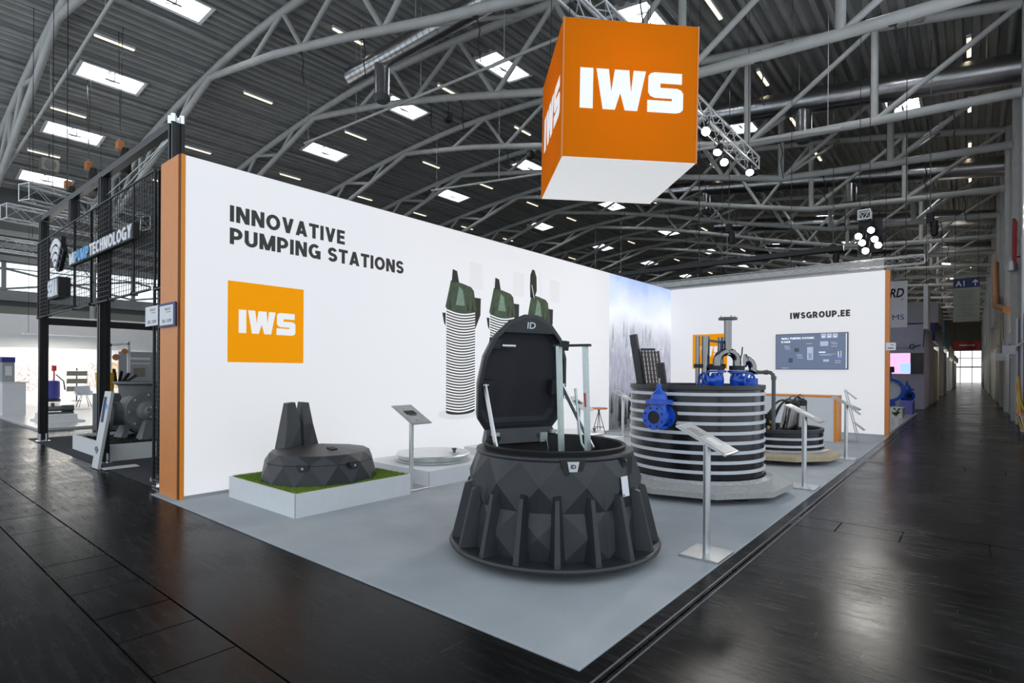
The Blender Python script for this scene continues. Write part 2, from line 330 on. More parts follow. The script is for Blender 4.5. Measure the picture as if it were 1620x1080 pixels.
# block letters drawn as constant-width strokes (cap height 1); returns strokes and advance width
def _arc(cx, cy, rx, ry, a0, a1, n=8): return [(cx+rx*math.cos(math.radians(a0+(a1-a0)*i/n)), cy+ry*math.sin(math.radians(a0+(a1-a0)*i/n))) for i in range(n+1)]
def glyph(ch, w):
    # entries: list of points = mitred stroke; ('d', x0, y0, x1, y1) = straight diagonal cut flat at both ends
    h = w/2; T = 1-h; B = h; L = h; q = w*.56
    def bowl(r, y0, y1, x0=L): ry = (y1-y0)/2; rx = min(ry, r-x0); return [(x0, y1)]+_arc(r-rx, (y0+y1)/2, rx, ry, 90, -90)+[(x0, y0)]
    ry = (1-w)/4
    D = {
     'I': ([[(L,0),(L,1)]], w), 'L': ([[(L,1),(L,B),(.52,B)]], .54), 'T': ([[(0,T),(.64,T)],[(.32,T),(.32,0)]], .64),
     'E': ([[(.55,T),(L,T),(L,B),(.56,B)],[(L,.51),(.52,.51)]], .57), 'F': ([[(.55,T),(L,T),(L,0)],[(L,.5),(.5,.5)]], .56), 'H': ([[(L,0),(L,1)],[(.70-h,0),(.70-h,1)],[(L,.52),(.70-h,.52)]], .70),
     'N': ([[(L,0),(L,1)],[(.72-h,0),(.72-h,1)],('d',q,1,.72-q,0)], .72), 'M': ([[(L,0),(L,1)],[(.90-h,0),(.90-h,1)],('d',q,1,.45,.0),('d',.90-q,1,.45,.0)], .90),
     'V': ([('d',q,1,.36,0),('d',.72-q,1,.36,0)], .72), 'A': ([('d',q,0,.38,1),('d',.76-q,0,.38,1),[(.2,.25),(.56,.25)]], .76), 'W': ([('d',q,1,.29,0),('d',.52,1,.29,0),('d',.52,1,.75,0),('d',1.04-q,1,.75,0)], 1.04),
     'Y': ([('d',q,1,.36,.40),('d',.72-q,1,.36,.40),[(.36,.46),(.36,0)]], .72), 'K': ([[(L,0),(L,1)],('d',.64,1,L+.08,.36),('d',.30,.58,.66,0)], .72), 'U': ([[(L,1),(L,.34)]+_arc(.35, .34, .35-h, .34-h, 180, 360, 12)+[(.70-h,1)]], .70),
     'O': ([_arc(.41, .5, .41-h, .5-h, 0, 360, 28)], .82), 'C': ([_arc(.40, .5, .40-h, .5-h, 48, 312, 18)], .74), 'G': ([_arc(.40, .5, .40-h, .5-h, 48, 335, 18)+[(.78-h,.46),(.44,.46)],[(.78-h,.5),(.78-h,0)]], .78),
     'D': ([[(L,0),(L,1)], bowl(.74-h, B, T)], .76), 'P': ([[(L,0),(L,1)], bowl(.66-h, .40, T)], .67), 'R': ([[(L,0),(L,1)], bowl(.66-h, .42, T),('d',.38,.42,.60,0)], .72), 'B': ([[(L,0),(L,1)], bowl(.64-h, .52, T), bowl(.67-h, B, .52)], .69),
     'S': ([_arc(.325, 1-h-ry, .325-h-.01, ry, 18, 270, 16)+_arc(.325, h+ry, .325-h, ry, 90, -162, 16)[1:]], .65),
     '.': ([[(L,0),(L,w)]], w), '1': ([[(.05,.78),(.26,.97),(.26,0)]], .40), '0': ([_arc(.31, .5, .31-h, .5-h, 0, 360, 20)], .62), ' ': ([], .28)}
    return D[ch]
def block(body, name, m, parent, o, u, v, width, height, w=.215, t=.003, gap=.11, colors=None):
    o = Vector(o); u = Vector(u).normalized(); v = Vector(v).normalized()
    x = 0.; items = []
    for ch in body:
        st, adv = glyph(ch, w); items.append((x, st, ch)); x += adv+gap
    tot = x-gap; sx = width/tot; mb = MB(); h = w/2
    for (x0, st, ch) in items:
        kk = 0
        for pl in st:
            if pl[0] == 'd':
                _, xa, ya, xb, yb = pl; k = h*math.hypot(xb-xa, yb-ya)/abs(yb-ya); qd = [(xa-k, ya), (xa+k, ya), (xb+k, yb), (xb-k, yb)]
                if ya > yb: qd = qd[::-1]
                kk += 1; mb.prism([((x0+c[0])*sx, c[1]*height) for c in qd], o, u, v, t*(1+.2*kk)); continue
            kk += 1; n = len(pl); closed = (abs(pl[0][0]-pl[-1][0])+abs(pl[0][1]-pl[-1][1])) < 1e-4
            A = []; Bq = []
            for i in range(n):
                p = Vector(pl[i]+(0,))
                if closed: d0 = Vector(pl[i]+(0,))-Vector(pl[i-1 if i else n-2]+(0,)); d1 = Vector(pl[(i+1) if i < n-1 else 1]+(0,))-p
                else:
                    d1 = Vector(pl[min(i+1, n-1)]+(0,))-p; d0 = p-Vector(pl[max(i-1, 0)]+(0,))
                    if i == 0: d0 = d1
                    if i == n-1: d1 = d0
                n0 = Vector((-d0.y, d0.x, 0)).normalized(); n1 = Vector((-d1.y, d1.x, 0)).normalized(); b = (n0+n1).normalized(); k = min(2.2, 1/max(.2, b.dot(n0)))
                A.append(p+b*h*k); Bq.append(p-b*h*k)
            for i in range(n-1):
                q = [Bq[i], Bq[i+1], A[i+1], A[i]]
                q = [(min(max(c.x, -.02), 2), min(max(c.y, 0), 1)) for c in q]
                mb.prism([((x0+c[0])*sx, c[1]*height) for c in q], o, u, v, t*(1+.2*kk))
    return mb.build(name, m, parent)
def facet_skin(mb, rb, zb_, rt, zt, rm, zm, n, a0=0.):
    B = [(rb*math.cos(a0+PI*i/n), rb*math.sin(a0+PI*i/n), zb_) for i in range(2*n)]
    T = [(rt*math.cos(a0+PI*i/n), rt*math.sin(a0+PI*i/n), zt) for i in range(2*n)]
    Mi = [(rm*math.cos(a0+PI*(2*i+1)/n), rm*math.sin(a0+PI*(2*i+1)/n), zm) for i in range(n)]
    for i in range(n):
        b0, b1, b2 = B[2*i], B[2*i+1], B[(2*i+2) % (2*n)]; t0_, t1, t2 = T[2*i], T[2*i+1], T[(2*i+2) % (2*n)]; m_ = Mi[i]; mp = Mi[i-1]
        for tri in ((b0, b1, m_), (b1, b2, m_), (m_, t1, t0_), (m_, t2, t1), (b0, m_, t0_), (b0, t0_, mp)): mb.add(tri, [(0,1,2)])
    return mb

# ================================================================== THE HALL
# floor: dark bed with asphalt slabs; narrow service channels (rows of small covers) run across the hall every 5.1 m
fl = struct(MB().box(-34, 9.6, -9, 124, -.06, -.014).build('floor', 'joint'))
J = .006
def slab(x0, x1, y0, y1, kind='slab'):
    MB().box(x0+J, x1-J, y0+J, y1-J, -.03, random.uniform(-.0012, 0)).build(kind, 'floor', fl)
bands = [-1.345+5.1*k for k in range(-1, 8)]
prev = -9.
for b in bands:
    y0, y1 = b-.21, b+.21
    for (xa, xb) in ((-34, -15.2), (-15.2, -4.8), (-4.8, 5.62), (5.62, 9.6)): slab(xa, xb, prev, y0)
    x = -34.
    lo, hi = (-9., 5.2) if b < 0 else (5.3, 9.6)
    slab(-34, lo, y0, y1)
    x = lo
    while x < hi-.3:
        nx = min(hi, x+random.uniform(.32, .8)); nx = hi if hi-nx < .4 else nx
        slab(x, nx, y0, y1, 'channel_cover'); x = nx
    if hi < 9.6: slab(hi, 9.6, y0, y1)
    prev = y1
slab(-34, 5.62, prev, 124); slab(5.62, 9.6, prev, 124)
MB().box(5.585, 5.597, -9, 40, -.01, .002).box(5.645, 5.655, -9, 40, -.01, .002).build('trench_edge', 'grey_pipe', fl)

# roof profile (arched across the hall, same section all along y)
def ztop(x): return 13.85-.0141*abs(x+13)**1.7
def deckz(x): return ztop(x)+.32
skx = [4.85, -1.45, -7.75, -14.05, -20.8, -26.65, -32.4]
sky_y = [4.6, 14.6, 24.5, 34.7, 44.9, 55, 65.3, 75.8]
def has_sky(x, y): return not (y < 5 and x > -10)
mb = MB(); pitch = .42; xs = []
x = -35.
while x < 9.5:
    xs += [(x, 0), (x+.16, 0), (x+.20, .13), (x+.38, .13)]; x += pitch
for (p, q) in zip(xs, xs[1:]):                       # corrugated deck with openings for the skylights
    cols = [c for c in skx if abs((p[0]+q[0])/2-c) < .56]; cuts = [-8.]
    for c in cols:
        for y in sky_y:
            if has_sky(c, y): cuts += [y-1.06, y+1.06]
    cuts.append(124.)
    for k in range(0, len(cuts), 2):
        a, b = cuts[k], cuts[k+1]
        mb.quad((p[0], a, deckz(p[0])+p[1]), (p[0], b, deckz(p[0])+p[1]), (q[0], b, deckz(q[0])+q[1]), (q[0], a, deckz(q[0])+q[1]))
ce = struct(mb.build('ceiling', 'roof_deck'))
px = [8.0-2.1*k for k in range(3)]+[8.0-2.1*k for k in range(4, 20)]
px = [7.9, 6.0, 3.7, 1.6, -.4, -2.6, -4.7, -6.8, -8.9, -11, -12.9, -15.2, -17.6, -19.7, -22, -23.8, -25.6, -28, -30, -31.3, -33.5]
for i, x in enumerate(px):
    o = MB().cyl((x, -8, deckz(x)-.12), (x, 122, deckz(x)-.12), .085, n=8).build('purlin', 'purlin')
    tag(o, f'long grey roof purlin running down the hall, {ORD[i] if i<20 else "last"} from the right wall', 'purlin', 'roof purlins')

# arched tubular trusses
BOT = [(-17.2,13.55),(-12,12.6),(-8,11.65),(-3.5,10.45),(-.7,9.8),(1,9.4),(4.7,9.15),(8,9.0)]
BOTL = [(-17.2,13.55),(-20.5,12.6),(-25.5,11.2),(-30,9.9),(-34,9.2)]
def zb(x):
    for (a, b) in zip(BOT, BOT[1:]):
        if a[0] <= x <= b[0]: t = (x-a[0])/(b[0]-a[0]); return a[1]+t*(b[1]-a[1])
    for (a, b) in zip(BOTL, BOTL[1:]):
        if b[0] <= x <= a[0]: t = (x-a[0])/(b[0]-a[0]); return a[1]+t*(b[1]-a[1])
    return 9.
def truss_root(y, label):
    r = thing('roof_truss', label, 'truss', (0, y, 0), group='arched roof trusses')
    top = [(x, 0, ztop(x)) for x in [-34+1.5*i for i in range(29)]]
    MB().tube(top, .14, 10).build('top_chord', 'roof_tube', r)
    MB().tube([(p[0], 0, p[1]) for p in BOT], .13, 10).build('bottom_chord', 'roof_tube', r)
    MB().tube([(p[0], 0, p[1]) for p in BOTL], .13, 10).build('bottom_chord', 'roof_tube', r)
    for x in (1., 4.7, -25.5, -30): MB().cyl((x, 0, zb(x)), (x, 0, ztop(x)), .11, n=8).build('post', 'roof_tube', r)
    dg = [((1, 'b'), (4.7, 't')), ((4.7, 'b'), (8, 't')), ((-5.7, 'b'), (-7.5, 't')), ((-5.7, 'b'), (-3.2, 't')), ((-1.3, 'b'), (-3.2, 't')), ((-1.3, 'b'), (1, 't')),
          ((-10, 'b'), (-11.3, 't')), ((-10, 'b'), (-7.5, 't')), ((-20.5, 'b'), (-19, 't')), ((-20.5, 'b'), (-23, 't')), ((-25.5, 'b'), (-23, 't')), ((-30, 'b'), (-25.5, 't')), ((-13.6, 'b'), (-11.3, 't'))]
    for (a, b) in dg:
        za = zb(a[0]); zb_ = ztop(b[0]); MB().cyl((a[0], 0, za), (b[0], 0, zb_), .085, n=8).build('diagonal', 'roof_tube', r)
    MB().cyl((8.15, 0, 0), (8.15, 0, ztop(8.1)+.1), .16, n=10).build('column', 'roof_tube', r)
    MB().cyl((-33.8, 0, 0), (-33.8, 0, ztop(-33.8)+.1), .16, n=10).build('column', 'roof_tube', r)
    return r
TY = [2.15, 7.1, 11.8, 17.4, 21.8, 27.3, 32.0, 37.4, 42.2, 47.5, 52.4, 57.6, 62.7, 68, 73, 78.5, 84, 90, 96]
t0 = None
for i, y in enumerate(TY):
    lab = f'arched grey tubular roof truss, {ORD[i]} in the row counted from the front'
    if t0 is None: t0 = truss_root(y, lab)
    else: clone(t0, lab, (0, y, 0))
# longitudinal braces between the bottom chords (v-struts out of the node points)
k = 0
for i in range(0, 9):
    for x in (-5.7, 1., 4.7):
        a = (x, TY[i], zb(x)); b = (x+1.2, TY[i+1], ztop(x+1.2))
        o = MB().cyl(a, b, .07, n=8).build('roof_brace', 'roof_tube'); k += 1
        tag(o, f'slanted brace tube behind the {ORD[i]} roof truss from front, {"right" if x>4 else "middle" if x>0 else "left"} of three', 'brace', 'roof braces')

# skylights: white wells in the deck with two panes and an opener
def skylight(label, x, y):
    r = thing('skylight', label, 'skylight', (x, y, deckz(x)), group='roof skylights')
    r.rotation_euler = (0, math.atan((deckz(x-.5)-deckz(x+.5))), 0)
    mb = MB()
    a, b, h = .55, 1.05, .34
    for (x0, x1, y0, y1) in ((-a-.06, -a, -b, b), (a, a+.06, -b, b), (-a-.06, a+.06, -b-.06, -b), (-a-.06, a+.06, b, b+.06)): mb.box(x0, x1, y0, y1, -.06, .48)
    mb.build('frame', 'skylight_frame', r)
    MB().box(-a-.12, a+.12, -b-.12, -b-.06, -.08, -.03).box(-a-.12, a+.12, b+.06, b+.12, -.08, -.03).box(-a-.12, -a-.06, -b-.06, b+.06, -.08, -.03).box(a+.06, a+.12, -b-.06, b+.06, -.08, -.03).build('flange', 'skylight_frame', r)
    for s in (-1, 1): MB().box(-a, a, min(s*.03, s*b), max(s*.03, s*b), .42, .44).build('pane', 'sky_pane', r)
    MB().box(-a, a, -.06, .06, .28, .42).build('mullion', 'skylight_frame', r)
    MB().cyl((-a, 0, .1), (-.05, .12, -.12), .02, n=6).cyl((a, 0, .1), (.02, .12, -.12), .02, n=6).cyl((0, -.2, -.12), (0, .3, -.12), .035, n=6).build('opener', 'grey_pipe', r)
    return r
sk0 = None
for j, y in enumerate(sky_y):
    for i, x in enumerate(skx):
        if not has_sky(x, y): continue
        lab = f'white roof skylight, {ORD[i]} from right in {ORD[j]} row from the front'
        if sk0 is None: sk0 = skylight(lab, x, y)
        else:
            c = clone(sk0, lab, (x, y, deckz(x))); c.rotation_euler = (0, math.atan((deckz(x-.5)-deckz(x+.5))), 0)
# strip lights under the purlins
def strip(label, x, y):
    r = thing('strip_light', label, 'light', (x, y, deckz(x)-.32), group='roof strip lights')
    MB().box(-.06, .06, -.65, .65, 0, .1).build('housing', 'skylight_frame', r)
    MB().box(-.05, .05, -.62, .62, -.035, 0).build('tube', 'tube_lamp', r)
    return r
st0 = None
stx = [6.9, .9, -4.4, -10.7, -17.6, -24.2, -28.9]
for j, y in enumerate([3.9, 9.3, 14.4, 19.6, 24.4, 29.4, 34.5, 44.6, 55, 65, 76]):
    for i, x in enumerate(stx):
        if y < 5 and x > -9: continue
        lab = f'warm roof strip light, {ORD[i]} from right in {ORD[j]} row from the front'
        if st0 is None: st0 = strip(lab, x, y)
        else: clone(st0, lab, (x, y, deckz(x)-.32))

# ventilation ducts
def duct(label, y, x0, x1, drops):
    r = thing('ventilation_duct', label, 'duct', (0, y, 0), group='spiral ventilation ducts')
    z = (lambda x: 12.3) if y < 10 else (lambda x: 11.75-.13*(x+1.2)); rr = .33 if y < 10 else .42
    MB().cyl((x0, 0, z(x0)), (x1, 0, z(x1)), rr, n=20).build('pipe', 'duct', r)
    x = x0+.3
    mb = MB(); dx = (x1-x0)
    d = (Vector((1, 0, z(1)-z(0)))).normalized()
    while x < x1:
        c = Vector((x, 0, z(x))); mb.cyl(c-d*.02, c+d*.02, rr+.015, n=20, caps=False); x += .28
    mb.build('spiral_seam', 'duct', r)
    for t in (.08, .5, .92): xh = x0+(x1-x0)*t; MB().cyl((xh, 0, z(xh)+rr-.02), (xh, 0, deckz(xh)+.02), .015, n=5).build('hanger', 'roof_tube', r)
    for xd in drops:
        n = MB().cyl((xd, 0, z(xd)-.1), (xd, 0, z(xd)-1.25), .27, n=16).build('drop_outlet', 'duct', r)
        MB().lathe([(.27, 0), (.3, -.02), (.3, -.1), (.2, -.22), (.001, -.22)], 16, (xd, 0, z(xd)-1.25)).build('nozzle', 'grey_pipe', n)
    return r
duct('long silver spiral duct nearest the camera above the cube', 9.4, -10.6, -3.5, (-8.8,))
duct('large silver spiral duct high up at the right edge, nearer one', 19.6, -4, 8.3, (2.3, -2.5))
duct('silver spiral duct at the right, second behind the nearer one', 29.6, -8, 8.3, (2.3, -5))
duct('silver spiral duct at the right, third into the distance', 39.8, -8, 8.3, (2.3,))
duct('silver spiral duct at the right, farthest into the distance', 50, -8, 8.3, (2.3,))
def hung_pipe(label, a, b_, r_):
    r = thing('sprinkler_pipe', label, 'pipe', a, group='thin roof pipes'); d = Vector(b_)-Vector(a)
    MB().cyl((0, 0, 0), d, r_, n=8).build('pipe', 'roof_tube', r)
    for t in (.02, .25, .5, .75, .98):
        p = d*t; x = a[0]+p.x; MB().cyl(p, (p.x, p.y, deckz(x)+.06-a[2]), .012, n=5).build('hanger', 'roof_tube', r)
hung_pipe('thin straight grey pipe slung below the trusses left of the cube', (-15, 10.05, 11.2), (0, 10, 10.6), .05)
hung_pipe('thin grey pipe running beside the nearest truss at top left', (-33, 2.4, 10.6), (-6, 2.4, 12.6), .06)
hung_pipe('thin grey pipe passing behind and below the cube', (-14, 16.4, 10.6), (4, 16.4, 8.8), .05)

# hall side walls and far end
wr = struct(MB().box(9.3, 9.5, 14, 124, 0, 12.6).build('wall_right', 'hall_dark'))
wl = struct(MB().box(-35, -34.5, -8, 124, 0, 5.9).box(-35, -34.5, -8, 124, 7.45, 13).build('wall_left', 'hall_dark'))
MB().box(-34.5, -34.42, -8, 60, 4.0, 5.0).build('cladding', 'hall_brick', wl)
for z0, z1 in ((5.3, 5.85), (7.5, 7.8), (8.2, 8.5), (8.9, 9.2)): MB().box(-34.5, -34.3, -8, 70, z0, z1).build('beam', 'purlin' if z0 < 7 else 'hall_wall', wl)
n = 0
for k in range(12):
    y = -3+k*6.2
    n += 1
    wd = struct(MB().box(-34.9, -34.86, y+.1, y+6.1, 5.9, 7.45).build(f'window_{n}', 'window_day'))
    MB().box(-34.7, -34.5, y-.1, y+.1, 5.9, 7.45).box(-34.7, -34.6, y, y+6.2, 7.1, 7.16).build('window_frame', 'hall_wall', wd)
    MB().bar((-34.6, y, 5.95), (-34.6, y+6.2, 7.1), .06, .12).bar((-34.6, y, 7.1), (-34.6, y+6.2, 5.95), .06, .12).build('cross_brace', 'hall_wall', wd)
wf = struct(MB().box(-34, 3.6, 122, 122.5, 0, 14).box(9, 9.5, 122, 122.5, 0, 14).box(3.6, 9, 122, 122.5, 5.5, 14).build('wall_far', 'tan'))
d1 = struct(MB().box(3.6, 9, 123, 123.1, 0, 5.5).build('door_1', 'day_white'))
MB().box(5.4, 5.5, 122.4, 122.6, 0, 5.5).box(7.0, 7.1, 122.4, 122.6, 0, 5.5).box(3.6, 9, 122.4, 122.6, 2.6, 2.8).box(3.6, 9, 122.4, 122.6, 4.2, 4.3).build('door_frame', 'grey_pipe', d1)
tr = thing('gantry_sign', 'red sign hanging across the far end of the aisle', 'sign', (5.0, 100, 5.0)); MB().box(0, 2.9, 0, .2, 0, 1.2).build('board', 'red', tr); MB().box(.6, 2.3, -.01, 0, .5, .7).build('print', 'sign_white', tr)
for x in (.1, 2.8): MB().cyl((x, .1, 1.2), (x, .1, deckz(5+x)-4.95), .02, n=5).build('rope', 'wire', tr)

# ================================================================== THE BOOTH
CZ = .012
tag(MB().bbox(-.62, 5.49, -.14, 13.62, 0, CZ, .004).build('carpet', 'carpet'), 'light blue-grey carpet covering the exhibition booth floor', 'carpet')

# left lightbox wall
wl2 = struct(MB().box(-.58, -.012, -.035, 13.62, CZ, 4.0).build('wall_booth_left', 'white'))
MB().box(-.59, -.05, -.06, -.035, CZ, 4.0).build('end_panel', 'orange', wl2)
MB().box(-.05, -.006, -.052, -.035, CZ, 4.0).build('groove', 'groove', wl2)
MB().box(-.012, .004, -.046, 0, CZ, 4.0).build('frame_profile', 'orange_edge', wl2)
MB().box(-.012, 0, 0, 9.76, .05, 3.995).build('textile_panel', 'fabric', wl2)
MB().box(-.012, .002, 0, 13.45, CZ, .05).build('base_profile', 'brushed', wl2)
Y, Z = (0,1,0), (0,0,1)
block('INNOVATIVE', 'lettering', 'print_text', wl2, (.001, .50, 3.335), Y, Z, 1.62, .20)
block('PUMPING STATIONS', 'lettering', 'print_text', wl2, (.001, .50, 3.06), Y, Z, 2.70, .20)
lg = MB().prism([(0,0),(1,0),(1,1),(0,1)], (.0005, .48, 1.61), Y, Z, .002).build('logo_square', 'orange_print', wl2)
iws(lg, (.0027, .612, 1.975), Y, Z, .75, .29, 'white_print', .001)
# printed pumping stations (flat print on the textile)
def station(y, open_lid=False):
    P = lambda pts, x, m, nm, par: MB().prism(pts, (x, y, 0), Y, Z, .0006).build(nm, m, par)
    arc = [(.36+.54*math.cos(a), .76+.10*math.sin(a)) for a in [PI+PI*i/12 for i in range(13)]]
    arct = [(.36+.54*math.cos(a), .79+.07*math.sin(a)) for a in [PI*i/12 for i in range(13)]]
    r = P(arc+arct, .0005, 'print_grey', 'printed_station', wl2)
    tb = [(0, .80)]+[(.36-.36*math.cos(PI*i/10), .80-.06*math.sin(PI*i/10)) for i in range(11)]+[(.72, 2.62), (0, 2.62)]
    P(tb[1:], .0012, 'print_dark', 'printed_tube', r)
    mb = MB(); k = 0
    for i in range(36):
        z = .83+i*.0495
        pts = [(.72*j/10, z-.05*math.sin(PI*j/10)) for j in range(11)]+[(.72-.72*j/10, z+.026-.05*math.sin(PI*(1-j/10))) for j in range(11)]
        mb.prism(pts, (.0018, y, 0), Y, Z, .0006)
    mb.build('printed_stripes', 'white_print', r)
    P([(-.03, 2.62), (.1, 2.57), (.36, 2.55), (.62, 2.57), (.75, 2.62), (.68, 2.98), (.60, 3.04), (.36, 3.08), (.10, 3.10)], .0026, 'print_green', 'printed_head', r)
    P([(.22, 2.68), (.45, 2.68), (.40, 2.95), (.30, 3.02)], .0033, 'print_green_light', 'printed_highlight', r)
    for s in (.08, .52, .64): P([(s-.02, 2.60), (s+.03, 2.60), (s+.01, 2.82)], .0033, 'print_dark', 'printed_rib', r)
    P([(.70, 2.33), (.73, 2.30), (.86, 2.55), (.87, 2.86), (.70, 2.86)], .0012, 'print_dark', 'printed_bracket', r)
    P([(-.10, 2.52), (-.02, 2.52), (-.02, 2.3), (-.06, 2.35)], .0012, 'print_dark', 'printed_bracket', r)
    if open_lid:
        P([(.06, 3.04), (.2, 3.04), (.28, 3.2), (.27, 3.48), (.2, 3.62), (.12, 3.62), (.06, 3.5), (.05, 3.3)], .0026, 'print_dark', 'printed_lid', r)
        P([(.10, 3.30), (.12, 3.30), (.20, 3.04), (.18, 3.04)], .0033, 'print_grey', 'printed_strut', r)
        P([(.40, 3.06), (.43, 3.06), (.41, 3.6), (.38, 3.6)], .0026, 'print_grey', 'printed_ladder', r)
    else:
        P([(.12, 3.08), (.30, 3.08), (.25, 3.28), (.14, 3.30)], .0033, 'print_dark', 'printed_fin', r)
    return r
for a in ((4.15, False), (5.28, False), (6.45, True)): station(*a)
for y in (4.72, 5.95, 7.2): MB().prism([(0, 3.02), (.36, 3.02), (.36, 3.5), (0, 3.5)], (.0003, y, 0), Y, Z, .0005).build('printed_shade', 'print_faint', wl2)
fo = MB().prism([(9.76, .05), (13.45, .05), (13.45, 3.995), (9.76, 3.995)], (-.004, 0, 0), Y, Z, .006).build('forest_print', forest_mat(), wl2)
random.seed(3)
for (mname, n_, z0, z1, hh) in (('print_grey', 34, 1.9, 2.55, .35), ('forest_tone', 22, 2.1, 2.5, .45), ('print_dark', 18, .1, .6, .7)):
    mb = MB()
    for i in range(n_):
        y = random.uniform(9.85, 13.3); z = random.uniform(z0, z1); h = hh*random.uniform(.6, 1.3); w_ = h*.13
        if mname == 'print_dark' and y > 11.6: continue
        z = min(z, 3.2); pts = []
        mb.prism([(-w_*.15, z-.1), (w_*.15, z-.1), (w_*.2, z), (w_, z), (w_*.45, z+h*.35), (w_*.6, z+h*.36), (0, z+h), (-w_*.6, z+h*.36), (-w_*.45, z+h*.35), (-w_, z), (-w_*.2, z)], (.0022, y, 0), Y, Z, .0005)
    mb.build('printed_trees', mname, fo)['kind'] = 'stuff'
for i in range(5): MB().box(.002, .003, 10.6+.34*i, 10.75+.34*i, 3.32, 3.40).build('printed_mark', 'white_print', fo)
MB().prism([(0,0),(.16,0),(.16,.16),(0,.16)], (.0022, 10.5, 3.5), Y, Z, .001).build('printed_mark', 'white_print', fo)

# back lightbox wall
X = (1,0,0)
wb = struct(MB().box(0, 5.40, 13.462, 13.62, CZ, 4.0).build('wall_booth_back', 'white'))
MB().box(.002, 5.40, 13.45, 13.462, .04, 3.995).build('textile_panel', 'fabric', wb)
MB().box(.002, 5.40, 13.448, 13.462, CZ, .04).build('base_profile', 'brushed', wb)
MB().box(5.40, 5.49, 13.444, 13.64, CZ, 4.0).build('end_panel', 'orange', wb)
block('IWSGROUP.EE', 'lettering', 'print_text', wb, (3.31, 13.449, 2.935), X, Z, 1.37, .165, .25)
lg = MB().prism([(0,0),(1,0),(1,1),(0,1)], (.68, 13.4495, 1.62), X, Z, .002).build('logo_square', 'orange_print', wb)
iws(lg, (.81, 13.447, 1.98), X, Z, .75, .29, 'white_print', .001)

# screen on the back wall
tv = thing('screen', 'wide wall screen showing a slate-blue pumping station page', 'screen', (3.81, 13.447, 1.605))
MB().bbox(-.84, .84, -.05, 0, 0, .935, .006).build('bezel', 'tv_bezel', tv)
dp = MB().box(-.828, .828, -.053, -.05, .012, .923).build('display', 'tv_face', tv)
yy = -.0535
block('SMALL PUMPING STATIONS', 'lettering', 'tv_white', dp, (-.70, yy, .79), X, Z, .78, .05, t=.0008)
block('IC1000', 'lettering', 'tv_white', dp, (-.70, yy, .70), X, Z, .22, .05, t=.0008)
bl = lambda a, b, c, d, m: MB().box(a, b, yy-.001, yy, c, d).build('page_block', m, dp)
for i in range(3): bl(.24+.13*i, .35+.13*i, .80, .915, 'tv_light'); bl(.265+.13*i, .32+.13*i, .82, .84, 'tv_white')
bl(-.08, .06, .25, .58, 'tv_light'); bl(-.05, .03, .28, .42, 'tv_face'); bl(.22, .40, .60, .72, 'tv_light'); bl(.19, .34, .43, .455, 'tv_white'); bl(.21, .57, .385, .395, 'tv_light'); bl(.21, .47, .36, .372, 'tv_light')
bl(.29, .42, .20, .26, 'tv_light'); bl(.62, .635, .33, .46, 'tv_white'); bl(.68, .69, .33, .47, 'tv_white'); bl(.62, .70, .29, .33, 'tv_blue'); bl(.79, .805, .03, .91, 'tv_white'); bl(-.69, -.52, .03, .045, 'tv_light')
for (a, z) in ((-.63, .61), (-.62, .57), (-.60, .53), (-.33, .38), (-.32, .34), (-.3, .29), (.45, .68), (.48, .64), (.47, .58), (.55, .22), (.55, .17), (-.1, .66)): bl(a, a+.13, z, z+.014, 'tv_light')
bl(-.38, -.27, .46, .56, 'tv_dark'); bl(-.52, -.42, .18, .30, 'tv_dark')
# fair number signs hung on the orange end of the left wall and in front of the mesh
def numsign(nm, label, x, y, z, wdt, h, back=False):
    r = thing(nm, label, 'sign', (x, y, z), group='booth number signs')
    if back: MB().box(-.035, wdt+.05, .004, .02, -.02, h+.03).build('backing', 'navy', r)
    p = MB().box(0, wdt, 0, .008, 0, h).build('plate', 'sign_white', r)
    text('IFAT', 'lettering', 'print_text', p, (wdt*.42, -.0002, h*.74), X, Z, wdt*.42, h*.13, .0, t=.001)
    MB().box(wdt*.5, wdt*.84, -.001, 0, h*.64, h*.67).build('underline', 'red', p)
    text('B1.109', 'lettering', 'print_text', p, (wdt*.24, -.0002, h*.12), X, Z, wdt*.64, h*.17, .0, t=.001)
    return r
numsign('number_sign', 'white booth number sign B1.109 in front of the black mesh', -.98, -.10, 2.05, .42, .24)
numsign('number_sign', 'booth number sign B1.109 with navy border on the orange panel', -.52, -.09, 2.04, .42, .23, True)
r = thing('number_sign', 'small white number sign on the far wall beside the aisle', 'sign', (5.42, 13.43, 2.07)); MB().box(0, .20, 0, .01, 0, .18).build('plate', 'sign_white', r); MB().box(.1, .16, -.001, 0, .12, .135).box(.04, .16, -.001, 0, .04, .06).build('print', 'print_text', r)

# hanging cube ------------------------------------------------------
cb = thing('hanging_cube', 'big orange hanging cube sign with white IWS letters', 'cube sign', (2.483, 5.438, 4.584), .783)
cb.rotation_euler = (.003, .013, .783)
for a in range(4):
    R = Matrix.Rotation(a*PI/2, 3, 'Z')
    p = MB().obox(R @ Vector((0, -.995, 1)), (1.985, .01, 1.985), R).build('textile_face', 'cube_orange', cb)
    u = R @ Vector((1,0,0)); iws(p, R @ Vector((-.75, -1.0005, .71)), u, Z, 1.53, .58, 'cube_white', .002)
    MB().obox(R @ Vector((-.995, -.995, 1)), (.022, .022, 2.0), R).build('edge_profile', 'orange', cb)
MB().box(-.99, .99, -.99, .99, 0, .012).build('bottom_face', 'cube_white', cb)
l = bpy.data.lights.new('inner_lamp', 'POINT'); l.energy = 34; l.shadow_soft_size = .25; l.color = (1, .95, .88)
lo = bpy.data.objects.new('inner_lamp', l); COL.objects.link(lo); lo.parent = cb; lo.location = (0, -.1, 1.15)
MB().box(-.99, .99, -.99, .99, 1.985, 2.0).build('top_face', 'white', cb)
